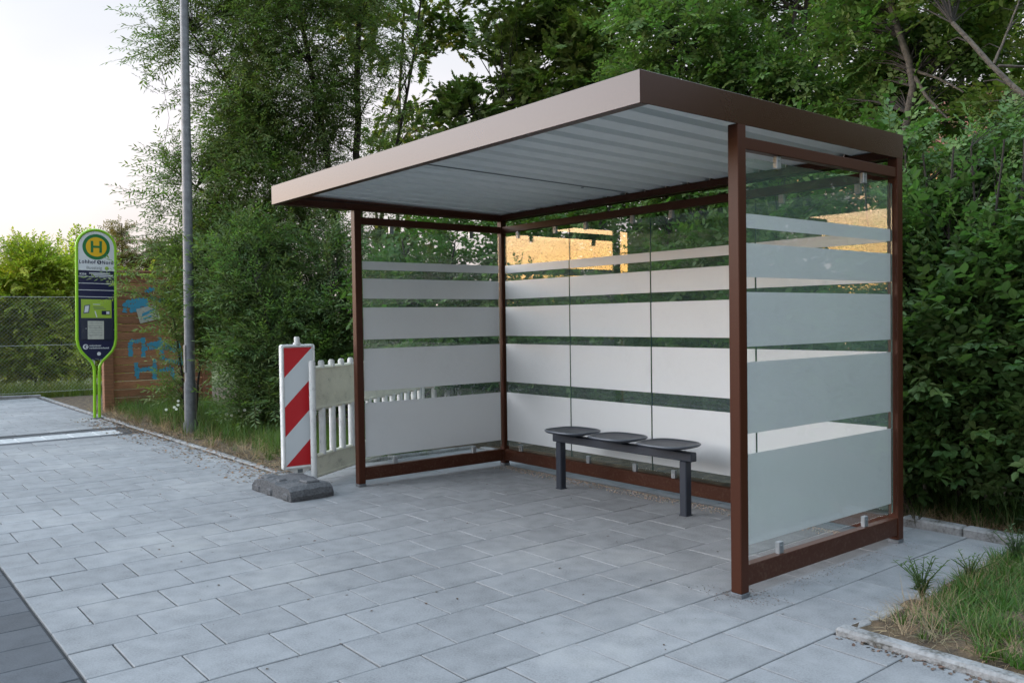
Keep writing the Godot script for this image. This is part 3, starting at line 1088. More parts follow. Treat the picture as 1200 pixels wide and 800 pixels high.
func barrier_fence(a: Vector2, b: Vector2, label: String) -> void:
	var d := b - a
	var L := d.length()
	var t := thing("barrier_fence", label, "barrier", Vector3(a.x, 0, a.y), -atan2(d.y, d.x), "plastic barrier fences")
	# local x along the fence
	var st := begin()
	tube(st, [Vector3(0.0, 0.02, 0), Vector3(0.0, 0.6, 0), Vector3(0.0, 0.61, 0), Vector3(0.0, 1.06, 0), Vector3(0, 1.075, 0)], [0.026, 0.026, 0.029, 0.029, 0.02], 12)
	build(st, "end_post", M.white_plastic, t)
	st = begin()
	tube(st, [Vector3(L, 0.02, 0), Vector3(L, 1.06, 0), Vector3(L, 1.075, 0)], [0.027, 0.027, 0.02], 12)
	build(st, "end_post", M.white_plastic, t)
	for q in [[0.655, 1.012, "upper_panel"], [0.075, 0.255, "lower_panel"]]:
		st = begin()
		cbox(st, Vector3(L * 0.5, (q[0] + q[1]) * 0.5, 0), Vector3(L - 0.04, q[1] - q[0], 0.034), 0.008)
		var pn := build(st, q[2], M.old_plastic, t)
		# rolled lips and moulded dimples
		st = begin()
		for y in [q[0] + 0.008, q[1] - 0.008]:
			tube(st, [Vector3(0.03, y, 0), Vector3(L - 0.03, y, 0)], [0.022, 0.022], 8)
		build(st, "lip", M.old_plastic, pn)
		for k in 10:
			for y in ([0.76, 0.90] if q[0] > 0.5 else [0.15]):
				var x := 0.16 + k * 0.195 + (0.09 if y > 0.8 else 0.0)
				if x > L - 0.1: continue
				st = begin()
				tube(st, [Vector3(x, y, -0.021), Vector3(x, y, 0.021)], [0.013, 0.013], 8)
				build(st, "dimple", M.old_plastic, pn)
	for k in 14:
		var x := 0.15 + k * 0.172
		if x > L - 0.08: continue
		st = begin()
		tube(st, [Vector3(x, 0.25, 0), Vector3(x, 0.66, 0)], [0.030, 0.030], 8, false)
		tube(st, [Vector3(x, 1.005, 0), Vector3(x, 1.055, 0), Vector3(x, 1.07, 0)], [0.028, 0.028, 0.018], 8)
		build(st, "bar", M.white_plastic, t)

# ------------------------------------------------------------------ stop sign
func words(parent: Node3D, called: String, text: String, at: Vector3, cap: float, m: Material, bold := false, center := true, stretch := 1.0) -> MeshInstance3D:
	var f := SystemFont.new()
	f.font_names = PackedStringArray(["Droid Sans"])
	if bold: f.font_weight = 700
	var tm := TextMesh.new()
	tm.font = f
	tm.text = text
	tm.font_size = 64
	tm.pixel_size = cap / 46.0
	tm.depth = 0.001
	tm.horizontal_alignment = HORIZONTAL_ALIGNMENT_CENTER if center else HORIZONTAL_ALIGNMENT_LEFT
	tm.vertical_alignment = VERTICAL_ALIGNMENT_CENTER
	var o := put_mesh(tm, called, m, parent)
	o.position = at
	o.scale = Vector3(stretch, 1, 1)
	return o

func disc(c: Vector2, r: float, n := 40) -> PackedVector2Array:
	var o := PackedVector2Array()
	for k in n: o.append(c + Vector2(cos(TAU * k / n), sin(TAU * k / n)) * r)
	return o

func rect(x0: float, x1: float, y0: float, y1: float) -> PackedVector2Array:
	return PackedVector2Array([Vector2(x0, y0), Vector2(x1, y0), Vector2(x1, y1), Vector2(x0, y1)])

func flat(parent: Node3D, called: String, o: PackedVector2Array, z: float, m: Material) -> MeshInstance3D:
	var st := begin()
	plate(st, o, z - 0.0012, z)
	return build(st, called, m, parent)

func make_stop_sign() -> void:
	var t := thing("bus_stop_sign", "tall bus stop sign with green tube frame, yellow H disc and navy timetable panel", "bus stop sign", Vector3(-11.41, 0, 0.335), deg_to_rad(90))
	t.rotation = Vector3(0, deg_to_rad(90), deg_to_rad(-1.1))
	var hw := 0.270
	var top := 2.57
	# closed loop of tube, its two ends running down as a twin post
	var loop := []
	loop.append(Vector3(-0.033, 0.0, 0))
	loop.append(Vector3(-0.033, 0.70, 0))
	loop.append(Vector3(-0.040, 0.78, 0))
	loop.append(Vector3(-0.075, 0.86, 0))
	loop.append(Vector3(-0.145, 0.93, 0))
	loop.append(Vector3(-0.215, 1.01, 0))
	loop.append(Vector3(-0.255, 1.10, 0))
	loop.append(Vector3(-hw, 1.20, 0))
	for k in 25:
		var a := PI - PI * k / 24.0
		loop.append(Vector3(cos(a) * hw, top + sin(a) * hw, 0))
	for k in range(7, -1, -1):
		var v: Vector3 = loop[k]
		loop.append(Vector3(-v.x, v.y, 0))
	var rr := []
	for k in loop.size(): rr.append(0.0215)
	var st := begin()
	tube(st, loop, rr, 10)
	build(st, "tube_frame", M.lime, t)
	# panel
	var out := PackedVector2Array()
	for k in 25:
		var a := PI * k / 24.0
		out.append(Vector2(cos(a) * 0.256, top + sin(a) * 0.256))
	for q in [[-0.256, 1.20], [-0.243, 1.10], [-0.203, 1.01], [-0.14, 0.935], [-0.075, 0.878], [0.075, 0.878], [0.14, 0.935], [0.203, 1.01], [0.243, 1.10], [0.256, 1.20]]:
		out.append(Vector2(q[0], q[1]))
	st = begin()
	plate(st, out, -0.010, 0.004)
	var panel := build(st, "panel", M.navy, t)
	var wh := PackedVector2Array()
	for k in 25:
		var a := PI * k / 24.0
		wh.append(Vector2(cos(a) * 0.2555, top + sin(a) * 0.2555))
	wh.append(Vector2(-0.2555, 2.228))
	wh.append(Vector2(0.2555, 2.228))
	flat(panel, "white_field", wh, 0.0055, M.sign_white)
	flat(panel, "green_ring", disc(Vector2(0, 2.585), 0.192, 48), 0.0070, M.sign_green)
	flat(panel, "yellow_disc", disc(Vector2(0, 2.585), 0.145, 48), 0.0085, M.sign_yellow)
	flat(panel, "letter_h", PackedVector2Array([Vector2(-0.078, 2.50), Vector2(-0.042, 2.50), Vector2(-0.042, 2.571), Vector2(0.042, 2.571), Vector2(0.042, 2.50), Vector2(0.078, 2.50), Vector2(0.078, 2.675), Vector2(0.042, 2.675), Vector2(0.042, 2.603), Vector2(-0.042, 2.603), Vector2(-0.042, 2.675), Vector2(-0.078, 2.675)]), 0.0100, M.sign_green)
	words(panel, "stop_name", "Lohhof", Vector3(-0.125, 2.355, 0.0065), 0.050, M.navy, true)
	words(panel, "stop_name", "Nord", Vector3(0.158, 2.355, 0.0065), 0.050, M.navy, true)
	flat(panel, "railway_emblem", disc(Vector2(0.040, 2.356), 0.031, 28), 0.0070, M.navy)
	words(panel, "emblem_letter", "S", Vector3(0.040, 2.356, 0.0085), 0.040, M.sign_white, true)
	words(panel, "platform_name", "Bussteig", Vector3(-0.03, 2.268, 0.0065), 0.042, M.print_grey)
	flat(panel, "platform_disc", disc(Vector2(0.145, 2.268), 0.028, 24), 0.0070, M.ad_green)
	words(panel, "line_number", "X204", Vector3(-0.188, 2.172, 0.0055), 0.030, M.sign_white, true)
	for q in [[-0.10, 0.19, 2.188], [-0.07, 0.23, 2.160]]:
		flat(panel, "destination_line", rect(q[0], q[1], q[2] - 0.008, q[2] + 0.008), 0.0052, M.sign_white)
	for y in [2.135, 2.035, 1.934, 1.833]:
		flat(panel, "ruled_line", rect(-0.25, 0.25, y - 0.004, y + 0.004), 0.0052, M.sign_white)
	# leaflet: lime green print with a telephone, two cards and a pen
	var ad := flat(panel, "leaflet", rect(-0.215, 0.21, 1.515, 1.795), 0.0060, M.ad_green)
	flat(ad, "telephone_print", PackedVector2Array([Vector2(-0.185, 1.575), Vector2(-0.105, 1.59), Vector2(-0.09, 1.72), Vector2(-0.17, 1.705)]), 0.0075, M.print_grey)
	flat(ad, "telephone_screen", PackedVector2Array([Vector2(-0.172, 1.595), Vector2(-0.118, 1.605), Vector2(-0.106, 1.70), Vector2(-0.158, 1.69)]), 0.0090, M.sign_white)
	flat(ad, "card_print", rect(0.07, 0.19, 1.565, 1.625), 0.0075, M.navy)
	flat(ad, "card_label", rect(0.135, 0.18, 1.575, 1.615), 0.0090, M.sign_white)
	flat(ad, "text_line", rect(-0.05, 0.05, 1.715, 1.725), 0.0075, M.sign_white)
	flat(ad, "text_line", rect(-0.05, 0.10, 1.675, 1.683), 0.0075, M.print_grey)
	flat(ad, "text_line", rect(-0.04, 0.13, 1.652, 1.660), 0.0075, M.print_grey)
	flat(ad, "pen_print", PackedVector2Array([Vector2(-0.03, 1.62), Vector2(-0.015, 1.62), Vector2(0.01, 1.525), Vector2(-0.005, 1.525)]), 0.0075, M.sign_white)
	# timetable case with a sheet of paper
	st = begin()
	cbox(st, Vector3(0, 1.345, 0.010), Vector3(0.45, 0.315, 0.012), 0.003)
	var case := build(st, "timetable_case", M.case_dark, panel)
	flat(case, "timetable_sheet", rect(-0.128, 0.098, 1.195, 1.470), 0.0178, M.paper)
	for k in 6:
		flat(case, "timetable_row", rect(-0.105, 0.075, 1.435 - k * 0.036, 1.439 - k * 0.036), 0.0192, M.print_grey)
	st = begin()
	cbox(st, Vector3(-0.15, 1.355, 0.018), Vector3(0.02, 0.014, 0.006), 0.002)
	build(st, "case_lock", M.steel, case)
	for y in [1.645, 1.338]:
		st = begin()
		cbox(st, Vector3(0.246, y, 0.006), Vector3(0.014, 0.012, 0.012), 0.002)
		build(st, "hinge", M.steel, panel)
	var ring := disc(Vector2(-0.155, 1.082), 0.038, 24)
	flat(panel, "network_emblem", ring, 0.0052, M.sign_white)
	flat(panel, "emblem_middle", disc(Vector2(-0.150, 1.082), 0.024, 20), 0.0066, M.navy)
	flat(panel, "emblem_core", disc(Vector2(-0.142, 1.080), 0.013, 16), 0.0080, M.sign_white)
	words(panel, "network_name", "münchner", Vector3(-0.105, 1.098, 0.0055), 0.024, M.sign_white, true, false)
	words(panel, "network_name", "verkehrsverbund", Vector3(-0.105, 1.062, 0.0055), 0.024, M.sign_white, true, false)
	flat(panel, "round_sticker", disc(Vector2(0.03, 0.975), 0.027, 20), 0.0052, M.sign_white)
	flat(panel, "maker_mark", rect(-0.03, 0.03, 0.893, 0.903), 0.0052, M.print_grey)
	for s in [-1.0, 1.0]:
		st = begin()
		cbox(st, Vector3(s * 0.058, 0.868, 0.0), Vector3(0.022, 0.05, 0.012), 0.002)
		build(st, "bracket", M.steel, t)
	st = begin()
	tube(st, [Vector3(0, 0.002, 0), Vector3(0, 0.012, 0)], [0.10, 0.09], 16)
	build(st, "ground_collar", M.zinc, t)

# ------------------------------------------------------------------ lamp post, wooden wall, wire fence ...
func make_street_things() -> void:
	var lp := thing("lamp_post", "tall grey galvanised lamp post at the edge of the thicket", "lamp post", Vector3(-8.80, 0, -0.20))
	lp.rotation.x = deg_to_rad(-0.45)
	var st := begin()
	tube(st, [Vector3(0, -0.1, 0), Vector3(0, 0.62, 0), Vector3(0, 0.66, 0), Vector3(0, 3.0, 0), Vector3(0, 7.6, 0)], [0.078, 0.077, 0.066, 0.062, 0.045], 20)
	var shaft := build(st, "shaft", M.zinc, lp)
	st = begin()
	tube(st, [Vector3(0, -0.02, 0), Vector3(0, 0.10, 0), Vector3(0, 0.13, 0)], [0.095, 0.093, 0.080], 20)
	build(st, "base_sleeve", M.zinc, shaft)
	st = begin()
	cbox(st, Vector3(0.0, 0.95, 0.064), Vector3(0.07, 0.36, 0.012), 0.004)
	build(st, "service_door", M.zinc, shaft)
	st = begin()
	tube(st, [Vector3(0, 7.55, 0), Vector3(0, 7.85, 0.12), Vector3(0, 7.95, 0.6), Vector3(0, 7.97, 1.1)], [0.045, 0.04, 0.035, 0.03], 10)
	build(st, "arm", M.zinc, lp)
	st = begin()
	cbox(st, Vector3(0, 7.95, 1.35), Vector3(0.26, 0.09, 0.6), 0.03)
	build(st, "lamp_head", M.zinc, lp)

	# board wall
	var ww := thing("board_wall", "brown timber board wall with blue graffiti beside the thicket", "wooden wall", Vector3(-12.55, 0, -0.1))
	st = begin()
	cbox(st, Vector3(0.02, 1.13, 0.0), Vector3(0.14, 2.30, 0.15), 0.006)
	build(st, "post", M.wood1, ww)
	st = begin()
	cbox(st, Vector3(0.0, 1.13, -1.62), Vector3(0.14, 2.30, 0.15), 0.006)
	build(st, "post", M.wood1, ww)
	rng.seed = 91
	for k in 16:
		st = begin()
		var y := 0.13 + k * 0.1355
		cbox(st, Vector3(rng.randf_range(-0.004, 0.004), y, -0.81), Vector3(0.035, 0.128, 1.46), 0.006)
		build(st, "board", M["wood%d" % rng.randi_range(0, 2)], ww)
	st = begin()
	cbox(st, Vector3(0.0, 2.29, -0.81), Vector3(0.17, 0.035, 1.8), 0.005)
	build(st, "coping_board", M.wood0, ww)
	# sprayed lettering: broad blue strokes following the boards
	var strokes := [
		[[-0.28, 1.62], [-0.30, 1.78], [-0.62, 1.83], [-0.66, 1.70], [-0.36, 1.63]],
		[[-0.70, 1.86], [-0.98, 1.78]], [[-0.34, 1.72], [-0.64, 1.76]], [[-0.40, 1.66], [-0.58, 1.80]], [[-0.62, 1.06], [-0.84, 1.10]], [[-0.90, 1.10], [-1.10, 0.92]], [[-0.60, 1.95], [-0.78, 2.02]],
		[[-0.36, 1.10], [-0.36, 0.86]], [[-0.36, 1.12], [-0.60, 1.14]], [[-0.58, 1.18], [-0.56, 0.86]], [[-0.58, 1.0], [-0.82, 1.03]],
		[[-0.84, 1.18], [-0.88, 0.80]], [[-0.88, 0.98], [-1.14, 1.04]], [[-1.14, 1.10], [-1.18, 0.72]], [[-0.92, 0.80], [-1.22, 0.72]],
		[[-0.44, 0.76], [-0.46, 0.50]], [[-0.46, 0.64], [-0.74, 0.66]], [[-0.74, 0.82], [-0.74, 0.48]], [[-0.76, 0.60], [-1.02, 0.66], [-1.06, 0.46]],
	]
	var gf := begin()
	rng.seed = 92
	for s in strokes:
		for i in s.size() - 1:
			var a := Vector2(s[i][0], s[i][1])
			var b := Vector2(s[i + 1][0], s[i + 1][1])
			var n := maxi(2, int(a.distance_to(b) / 0.02))
			var dd := (b - a).normalized()
			for k in n:
				var c := a.lerp(b, (k + 0.5) / n) + Vector2(rng.randf_range(-0.008, 0.008), rng.randf_range(-0.008, 0.008))
				if fposmod(c.y - 0.13 + 0.0677, 0.1355) < 0.008: continue
				var hw := rng.randf_range(0.020, 0.042)
				var pd := Vector2(-dd.y, dd.x) * hw
				var ex := dd * 0.013
				var z := 0.0222 + rng.randf_range(0, 0.0006)
				face(gf, [Vector3(z, c.y - pd.y - ex.y, c.x - pd.x - ex.x), Vector3(z, c.y + pd.y - ex.y, c.x + pd.x - ex.x), Vector3(z, c.y + pd.y + ex.y, c.x + pd.x + ex.x), Vector3(z, c.y - pd.y + ex.y, c.x - pd.x + ex.x)], Vector3.RIGHT)
	build(gf, "graffiti", M.paint_blue, ww)
	var nt := thing("paper_notice", "pale crooked notice pasted on the board wall", "notice", Vector3(-12.55 + 0.026, 1.585, -0.76), deg_to_rad(90))
	nt.rotation = Vector3(0, deg_to_rad(90), deg_to_rad(14))
	flat(nt, "sheet", rect(-0.17, 0.17, -0.125, 0.125), 0.002, M.paper)
	flat(nt, "blue_print", PackedVector2Array([Vector2(-0.12, -0.02), Vector2(0.10, 0.02), Vector2(0.13, 0.07), Vector2(-0.09, 0.03)]), 0.0036, M.paint_blue)
	flat(nt, "blue_print", PackedVector2Array([Vector2(-0.10, -0.08), Vector2(0.04, -0.06), Vector2(0.04, -0.03), Vector2(-0.10, -0.05)]), 0.0036, M.paint_blue)

	# chain-link fence at the end of the footway
	var cf := thing("chain_link_fence", "grey chain-link fence at the far end of the footway", "fence", Vector3(-16.75, 0, 0.1))
	for z in [-0.95, 1.65, 4.6]:
		st = begin()
		tube(st, [Vector3(0, 0, z), Vector3(0, 2.05, z)], [0.022, 0.022], 10)
		build(st, "post", M.chain, cf)
	for y in [0.08, 1.02, 1.99]:
		st = begin()
		tube(st, [Vector3(0.02, y, -0.95), Vector3(0.02, y, 4.6)], [0.004, 0.004], 6)
		build(st, "tension_wire", M.chain, cf)
	st = begin()
	var zc := -3.0
	while zc < 4.7:
		for s in [-1.0, 1.0]:
			var pa := Vector3(0.018 + 0.003 * s, 0.06, zc)
			var pb := Vector3(0.018 + 0.003 * s, 1.99, zc + 1.93)
			if s < 0:
				pa.z = zc + 1.93
				pb.z = zc
			# clip to the fence run
			var dz := pb.z - pa.z
			var t0 := 0.0
			var t1 := 1.0
			for lim in [-0.95, 4.6]:
				var tt: float = (lim - pa.z) / dz
				if (lim < 0) == (dz > 0): t0 = maxf(t0, tt)
				else: t1 = minf(t1, tt)
			if t1 > t0 + 0.02:
				tube(st, [pa.lerp(pb, t0), pa.lerp(pb, t1)], [0.0013, 0.0013], 3, false)
		zc += 0.075
	var wm := build(st, "wire_mesh", M.chain, cf)
	wm.set_meta("kind", "stuff")

	# overhead line mast of the railway beyond the shrubs
	var om := thing("railway_mast", "thin overhead line mast of the railway beyond the shrubs", "mast", Vector3(-62.0, 0, -0.6))
	st = begin()
	tube(st, [Vector3(0, 0, -6), Vector3(0, 7.2, -6)], [0.14, 0.10], 8)
	build(st, "mast_pole", M.chain, om)
	for q in [[Vector3(0, 4.6, -6), Vector3(0, 6.7, -2.6)], [Vector3(0, 4.6, -6), Vector3(0.4, 6.75, -1.2)]]:
		st = begin()
		tube(st, [q[0], q[1]], [0.05, 0.04], 6)
		build(st, "strut", M.chain, om)
	st = begin()
	tube(st, [Vector3(0, 6.55, -2.0), Vector3(0, 6.5, -9)], [0.025, 0.025], 5)
	build(st, "wire", M.chain, om)

# ------------------------------------------------------------------ trees
# a point in the direction of a photograph pixel, at a given horizontal distance from the camera
func at(px: float, py: float, dist: float) -> Vector3:
	var d := cam.global_transform.basis * Vector3((px - 600.0) / 1004.25, -(py - 400.0) / 1004.25, -1.0)
	return CAM + d * (dist / Vector2(d.x, d.z).length())

func foot(px: float, dist: float) -> Vector3:
	var p := at(px, 375, dist)
	p.y = -0.03
	return p

# crown lobe seen at a pixel: half width and half height in photograph pixels, depth in metres
func lobe(px: float, py: float, dist: float, rx: float, ry: float, depth: float, clumps: int, per: int, cr: float, gap: float) -> Array:
	var k := dist / 1004.25
	return [at(px, py, dist), Vector3((rx * k + depth) * 0.5, ry * k, (rx * k + depth) * 0.5), clumps, per, cr, gap]

func make_trees() -> void:
	var G1 := Color(0.062, 0.108, 0.032)
	var G2 := Color(0.045, 0.090, 0.028)
	# feathery willow rising behind the lamp post
	var wb := foot(405, 13.2)
	plant("willow_tree", "tall feathery willow with several dark stems behind the lamp post", "tree", "", [
		[[wb, at(395, 260, 13.2), at(360, 60, 13.0), at(330, -120, 13.0)], 0.085, 0.02],
		[[wb + Vector3(0.15, 0, -0.1), at(420, 250, 13.3), at(418, 80, 13.4), at(425, -130, 13.4)], 0.095, 0.025],
		[[wb + Vector3(-0.1, 0, 0.1), at(370, 300, 13.0), at(300, 150, 13.2), at(225, 40, 13.3)], 0.06, 0.012],
		[[wb + Vector3(0.2, 0, 0.1), at(450, 240, 13.4), at(480, 90, 13.6), at(500, -60, 13.6)], 0.05, 0.012],
		[[wb + Vector3(0.0, 0, 0.2), at(350, 330, 12.8), at(270, 250, 13.0), at(190, 190, 13.2)], 0.045, 0.01]],
		[lobe(330, 70, 13.2, 100, 120, 0.8, 330, 13, 0.30, 0.2), lobe(305, 230, 13.0, 88, 110, 0.5, 310, 13, 0.28, 0.2),
		lobe(420, 130, 13.2, 95, 190, 0.8, 220, 10, 0.28, 0.06), lobe(205, 60, 13.3, 40, 75, 0.35, 26, 12, 0.30, 0.2),
		lobe(215, 240, 13.2, 48, 70, 0.35, 46, 13, 0.28, 0.2), lobe(390, -130, 13.2, 170, 120, 1.6, 170, 18, 0.4, 0.2), lobe(260, -70, 13.2, 100, 80, 0.8, 70, 15, 0.36, 0.15)],
		{"leaf": "willow", "tint": Color(0.072, 0.110, 0.040), "seed": 11, "scale": 1.0, "droop": -0.25, "gap_size": 1.3})
	plant("willow_bush", "dense low willow bush between lamp post and striped beacon", "bush", "", [
		[[foot(330, 11.2), at(325, 420, 11.2), at(300, 330, 11.1)], 0.04, 0.01], [[foot(345, 11.3), at(370, 420, 11.3), at(390, 330, 11.4)], 0.035, 0.01], [[foot(300, 11.3), at(280, 420, 11.6), at(265, 340, 11.7)], 0.03, 0.01]],
		[lobe(335, 425, 11.6, 80, 85, 0.5, 230, 20, 0.25, 0.45), lobe(300, 330, 11.8, 55, 60, 0.4, 120, 15, 0.25, 0.3), lobe(395, 345, 11.9, 50, 70, 0.5, 90, 13, 0.27, 0.1)],
		{"leaf": "willow", "tint": Color(0.062, 0.100, 0.042), "seed": 12, "droop": -0.12})
	plant("willow_sapling", "loose pale green willow sapling hanging over the board wall", "bush", "", [
		[[foot(215, 12.9), at(212, 430, 12.9), at(195, 330, 12.9)], 0.02, 0.008], [[foot(225, 12.9), at(235, 400, 12.9), at(235, 300, 12.8)], 0.02, 0.008]],
		[lobe(215, 400, 12.9, 22, 85, 0.25, 50, 11, 0.24, 0.12), lobe(150, 330, 12.9, 30, 14, 0.15, 6, 4, 0.14, 0.5), lobe(245, 340, 12.8, 34, 80, 0.3, 80, 15, 0.26, 0.25), lobe(203, 440, 12.9, 10, 45, 0.15, 10, 6, 0.15, 0.3)],
		{"leaf": "willow", "tint": Color(0.085, 0.125, 0.045), "seed": 13, "droop": -0.1})
	# thin tree against the sky
	var sb := foot(468, 17.0)
	plant("slender_tree", "slender thinly leaved tree standing against the pale sky behind the roof", "tree", "", [
		[[sb, at(466, 260, 17), at(468, 120, 17), at(478, -60, 17)], 0.06, 0.02], [[sb + Vector3(0.3, 0, -0.2), at(440, 250, 17), at(452, 150, 17), at(500, 40, 17)], 0.05, 0.012]],
		[lobe(490, 170, 17, 62, 95, 0.9, 70, 7, 0.32, 0.05), lobe(470, 20, 17, 80, 70, 1.0, 70, 8, 0.34, 0.1), lobe(560, 10, 16.6, 50, 60, 0.8, 34, 7, 0.3, 0.0), lobe(480, 320, 16, 80, 50, 0.8, 40, 7, 0.32, 0.0)],
		{"leaf": "maple", "tint": Color(0.062, 0.092, 0.028), "seed": 14})
	# maple over the middle of the roof
	var mb := foot(705, 13.6)
	plant("maple_tree", "broad maple with a branch reaching sideways over the roof", "tree", "", [
		[[mb, at(700, 200, 13.6), at(690, 90, 13.6), at(650, -60, 13.6)], 0.11, 0.03], [[at(700, 210, 13.6), at(640, 135, 13.2), at(590, 122, 13.0), at(543, 138, 12.9)], 0.05, 0.015],
		[[at(690, 120, 13.6), at(720, 60, 13.6), at(770, -40, 13.6)], 0.06, 0.02]],
		[lobe(655, 70, 13.3, 95, 75, 0.8, 200, 8, 0.27, 0.0), lobe(600, 20, 13.4, 75, 55, 0.6, 110, 6, 0.28, 0.0), lobe(548, 128, 12.9, 38, 26, 0.4, 22, 10, 0.2, 0.5), lobe(720, -20, 13.6, 120, 80, 1.0, 150, 8, 0.30, 0.0), lobe(690, 120, 13.0, 100, 60, 0.7, 190, 8, 0.27, 0.1), lobe(640, 240, 13.4, 120, 45, 0.8, 70, 8, 0.32, 0.05)],
		{"leaf": "maple", "tint": Color(0.074, 0.108, 0.034), "seed": 15, "scale": 0.8, "gap_size": 1.3})
	# hedge mass behind the back wall
	for h in [[500, 10.4, "dense dark hedge shrub seen through the shelter's side glass", 3], [620, 10.2, "dense dark hedge shrub behind the shelter's corner post", 4], [735, 9.4, "dense dark hedge shrub behind the middle of the bench", 5], [850, 8.7, "dense dark hedge shrub behind the shelter's front corner post", 6], [960, 8.2, "dense dark hedge shrub behind the shelter's end glass", 7]]:
		var fb := foot(h[0], h[1])
		plant("hedge_shrub", h[2], "shrub", "hedge shrubs behind the shelter", [
			[[fb, fb + Vector3(0.1, 1.0, 0.1), fb + Vector3(-0.2, 2.4, 0.2)], 0.04, 0.01], [[fb + Vector3(0.3, 0, 0), fb + Vector3(0.5, 1.1, 0.1), fb + Vector3(0.6, 2.3, 0)], 0.035, 0.01]],
			[[fb + Vector3(0, 1.15, 0), Vector3(0.95, 1.2, 0.7), 190, 12, 0.28, 0.45], [fb + Vector3(0.1, 2.2 if h[3] < 5 else 2.4, -0.2), Vector3(1.0, 0.6 if h[3] < 5 else 0.8, 0.8), 40 if h[3] < 5 else 100, 11, 0.27, 0.1]],
			{"leaf": "broad", "tint": Color(0.045, 0.088, 0.026), "seed": 30 + h[3], "scale": 0.9})
	# trees over the right end of the roof
	var tb := foot(905, 10.6)
	plant("hornbeam_tree", "dense leafy tree with a bundle of dark leaning trunks behind the roof", "tree", "", [
		[[tb, at(930, 200, 10.6), at(955, 80, 10.6), at(990, -40, 10.6)], 0.085, 0.03], [[tb + Vector3(-0.2, 0, 0.1), at(910, 180, 10.6), at(925, 60, 10.6), at(945, -60, 10.6)], 0.05, 0.02],
		[[tb + Vector3(0.2, 0, 0), at(940, 190, 10.8), at(942, 60, 10.8), at(950, -60, 10.8)], 0.04, 0.02], [[tb + Vector3(-0.3, 0, 0), at(850, 170, 10.4), at(810, 60, 10.2), at(780, -40, 10.2)], 0.06, 0.02],
		[[tb + Vector3(0.3, 0, 0), at(965, 180, 10.6), at(975, 70, 10.6), at(1000, -40, 10.6)], 0.035, 0.012]],
		[lobe(790, 70, 10.0, 95, 90, 0.6, 260, 9, 0.24, 0.06), lobe(870, 120, 9.9, 85, 65, 0.5, 190, 10, 0.24, 0.16), lobe(930, 20, 10.9, 90, 70, 0.6, 150, 8, 0.25, 0.04), lobe(850, -60, 10.4, 150, 50, 1.0, 120, 10, 0.34, 0.15), lobe(1000, 140, 10.2, 70, 60, 0.5, 140, 10, 0.25, 0.15), lobe(830, 200, 9.8, 130, 60, 0.7, 130, 12, 0.3, 0.3)],
		{"leaf": "broad", "tint": Color(0.062, 0.105, 0.036), "seed": 16, "scale": 0.8, "gap_size": 1.4})
	plant("pale_stemmed_tree", "leafy tree with one crooked pale grey trunk beside the roof corner", "tree", "", [
		[[foot(1052, 8.6), at(1060, 190, 8.6), at(1070, 95, 8.6), at(1052, 35, 8.6), at(1030, -40, 8.6)], 0.05, 0.028], [[at(1072, 90, 8.6), at(1088, 115, 8.5), at(1112, 140, 8.4)], 0.02, 0.008], [[at(1070, 82, 8.6), at(1100, 92, 8.5), at(1130, 108, 8.4)], 0.016, 0.006]],
		[lobe(1025, 30, 9.1, 70, 50, 0.5, 110, 8, 0.23, 0.03), lobe(1010, 130, 9.4, 45, 55, 0.4, 80, 10, 0.22, 0.1), lobe(1110, 80, 9.3, 80, 70, 0.5, 120, 8, 0.24, 0.02), lobe(1060, -60, 8.9, 110, 45, 0.7, 60, 9, 0.3, 0.1)],
		{"leaf": "broad", "tint": Color(0.058, 0.105, 0.030), "seed": 17, "bark": M.pale_bark, "scale": 0.8, "gap_size": 1.4})
	plant("leaning_tree", "tree leaning in over the hedge on a long bare pale stem", "tree", "", [
		[[foot(1420, 7.2), at(1330, 230, 7.3), at(1200, 113, 7.5), at(1115, 27, 7.8)], 0.036, 0.018], [[at(1165, 75, 7.6), at(1180, 40, 7.7), at(1195, 0, 7.8)], 0.012, 0.006], [[at(1170, 77, 7.6), at(1200, 78, 7.7), at(1260, 80, 7.8)], 0.012, 0.006]],
		[lobe(1195, 170, 8.6, 60, 60, 0.4, 110, 10, 0.23, 0.15), lobe(1130, -30, 8.4, 100, 45, 0.6, 90, 8, 0.26, 0.05), lobe(1190, 40, 8.9, 55, 60, 0.4, 90, 8, 0.23, 0.05)],
		{"leaf": "broad", "tint": Color(0.075, 0.115, 0.032), "seed": 18, "bark": M.pale_bark, "scale": 0.8, "gap_size": 1.4})
	plant("yellow_green_tree", "yellowish tree glimpsed further back above the hedge", "tree", "", [
		[[foot(1130, 14), at(1128, 150, 14), at(1125, 0, 14)], 0.09, 0.03]],
		[lobe(1130, 60, 14, 110, 120, 1.0, 190, 8, 0.32, 0.05), lobe(1000, 60, 14.5, 90, 100, 1.0, 130, 8, 0.32, 0.03), lobe(880, 40, 14.5, 90, 100, 1.0, 110, 8, 0.32, 0.03)],
		{"leaf": "broad", "tint": Color(0.12, 0.14, 0.035), "seed": 19})
	# broad-leaved bush next to the shelter
	var n := 0
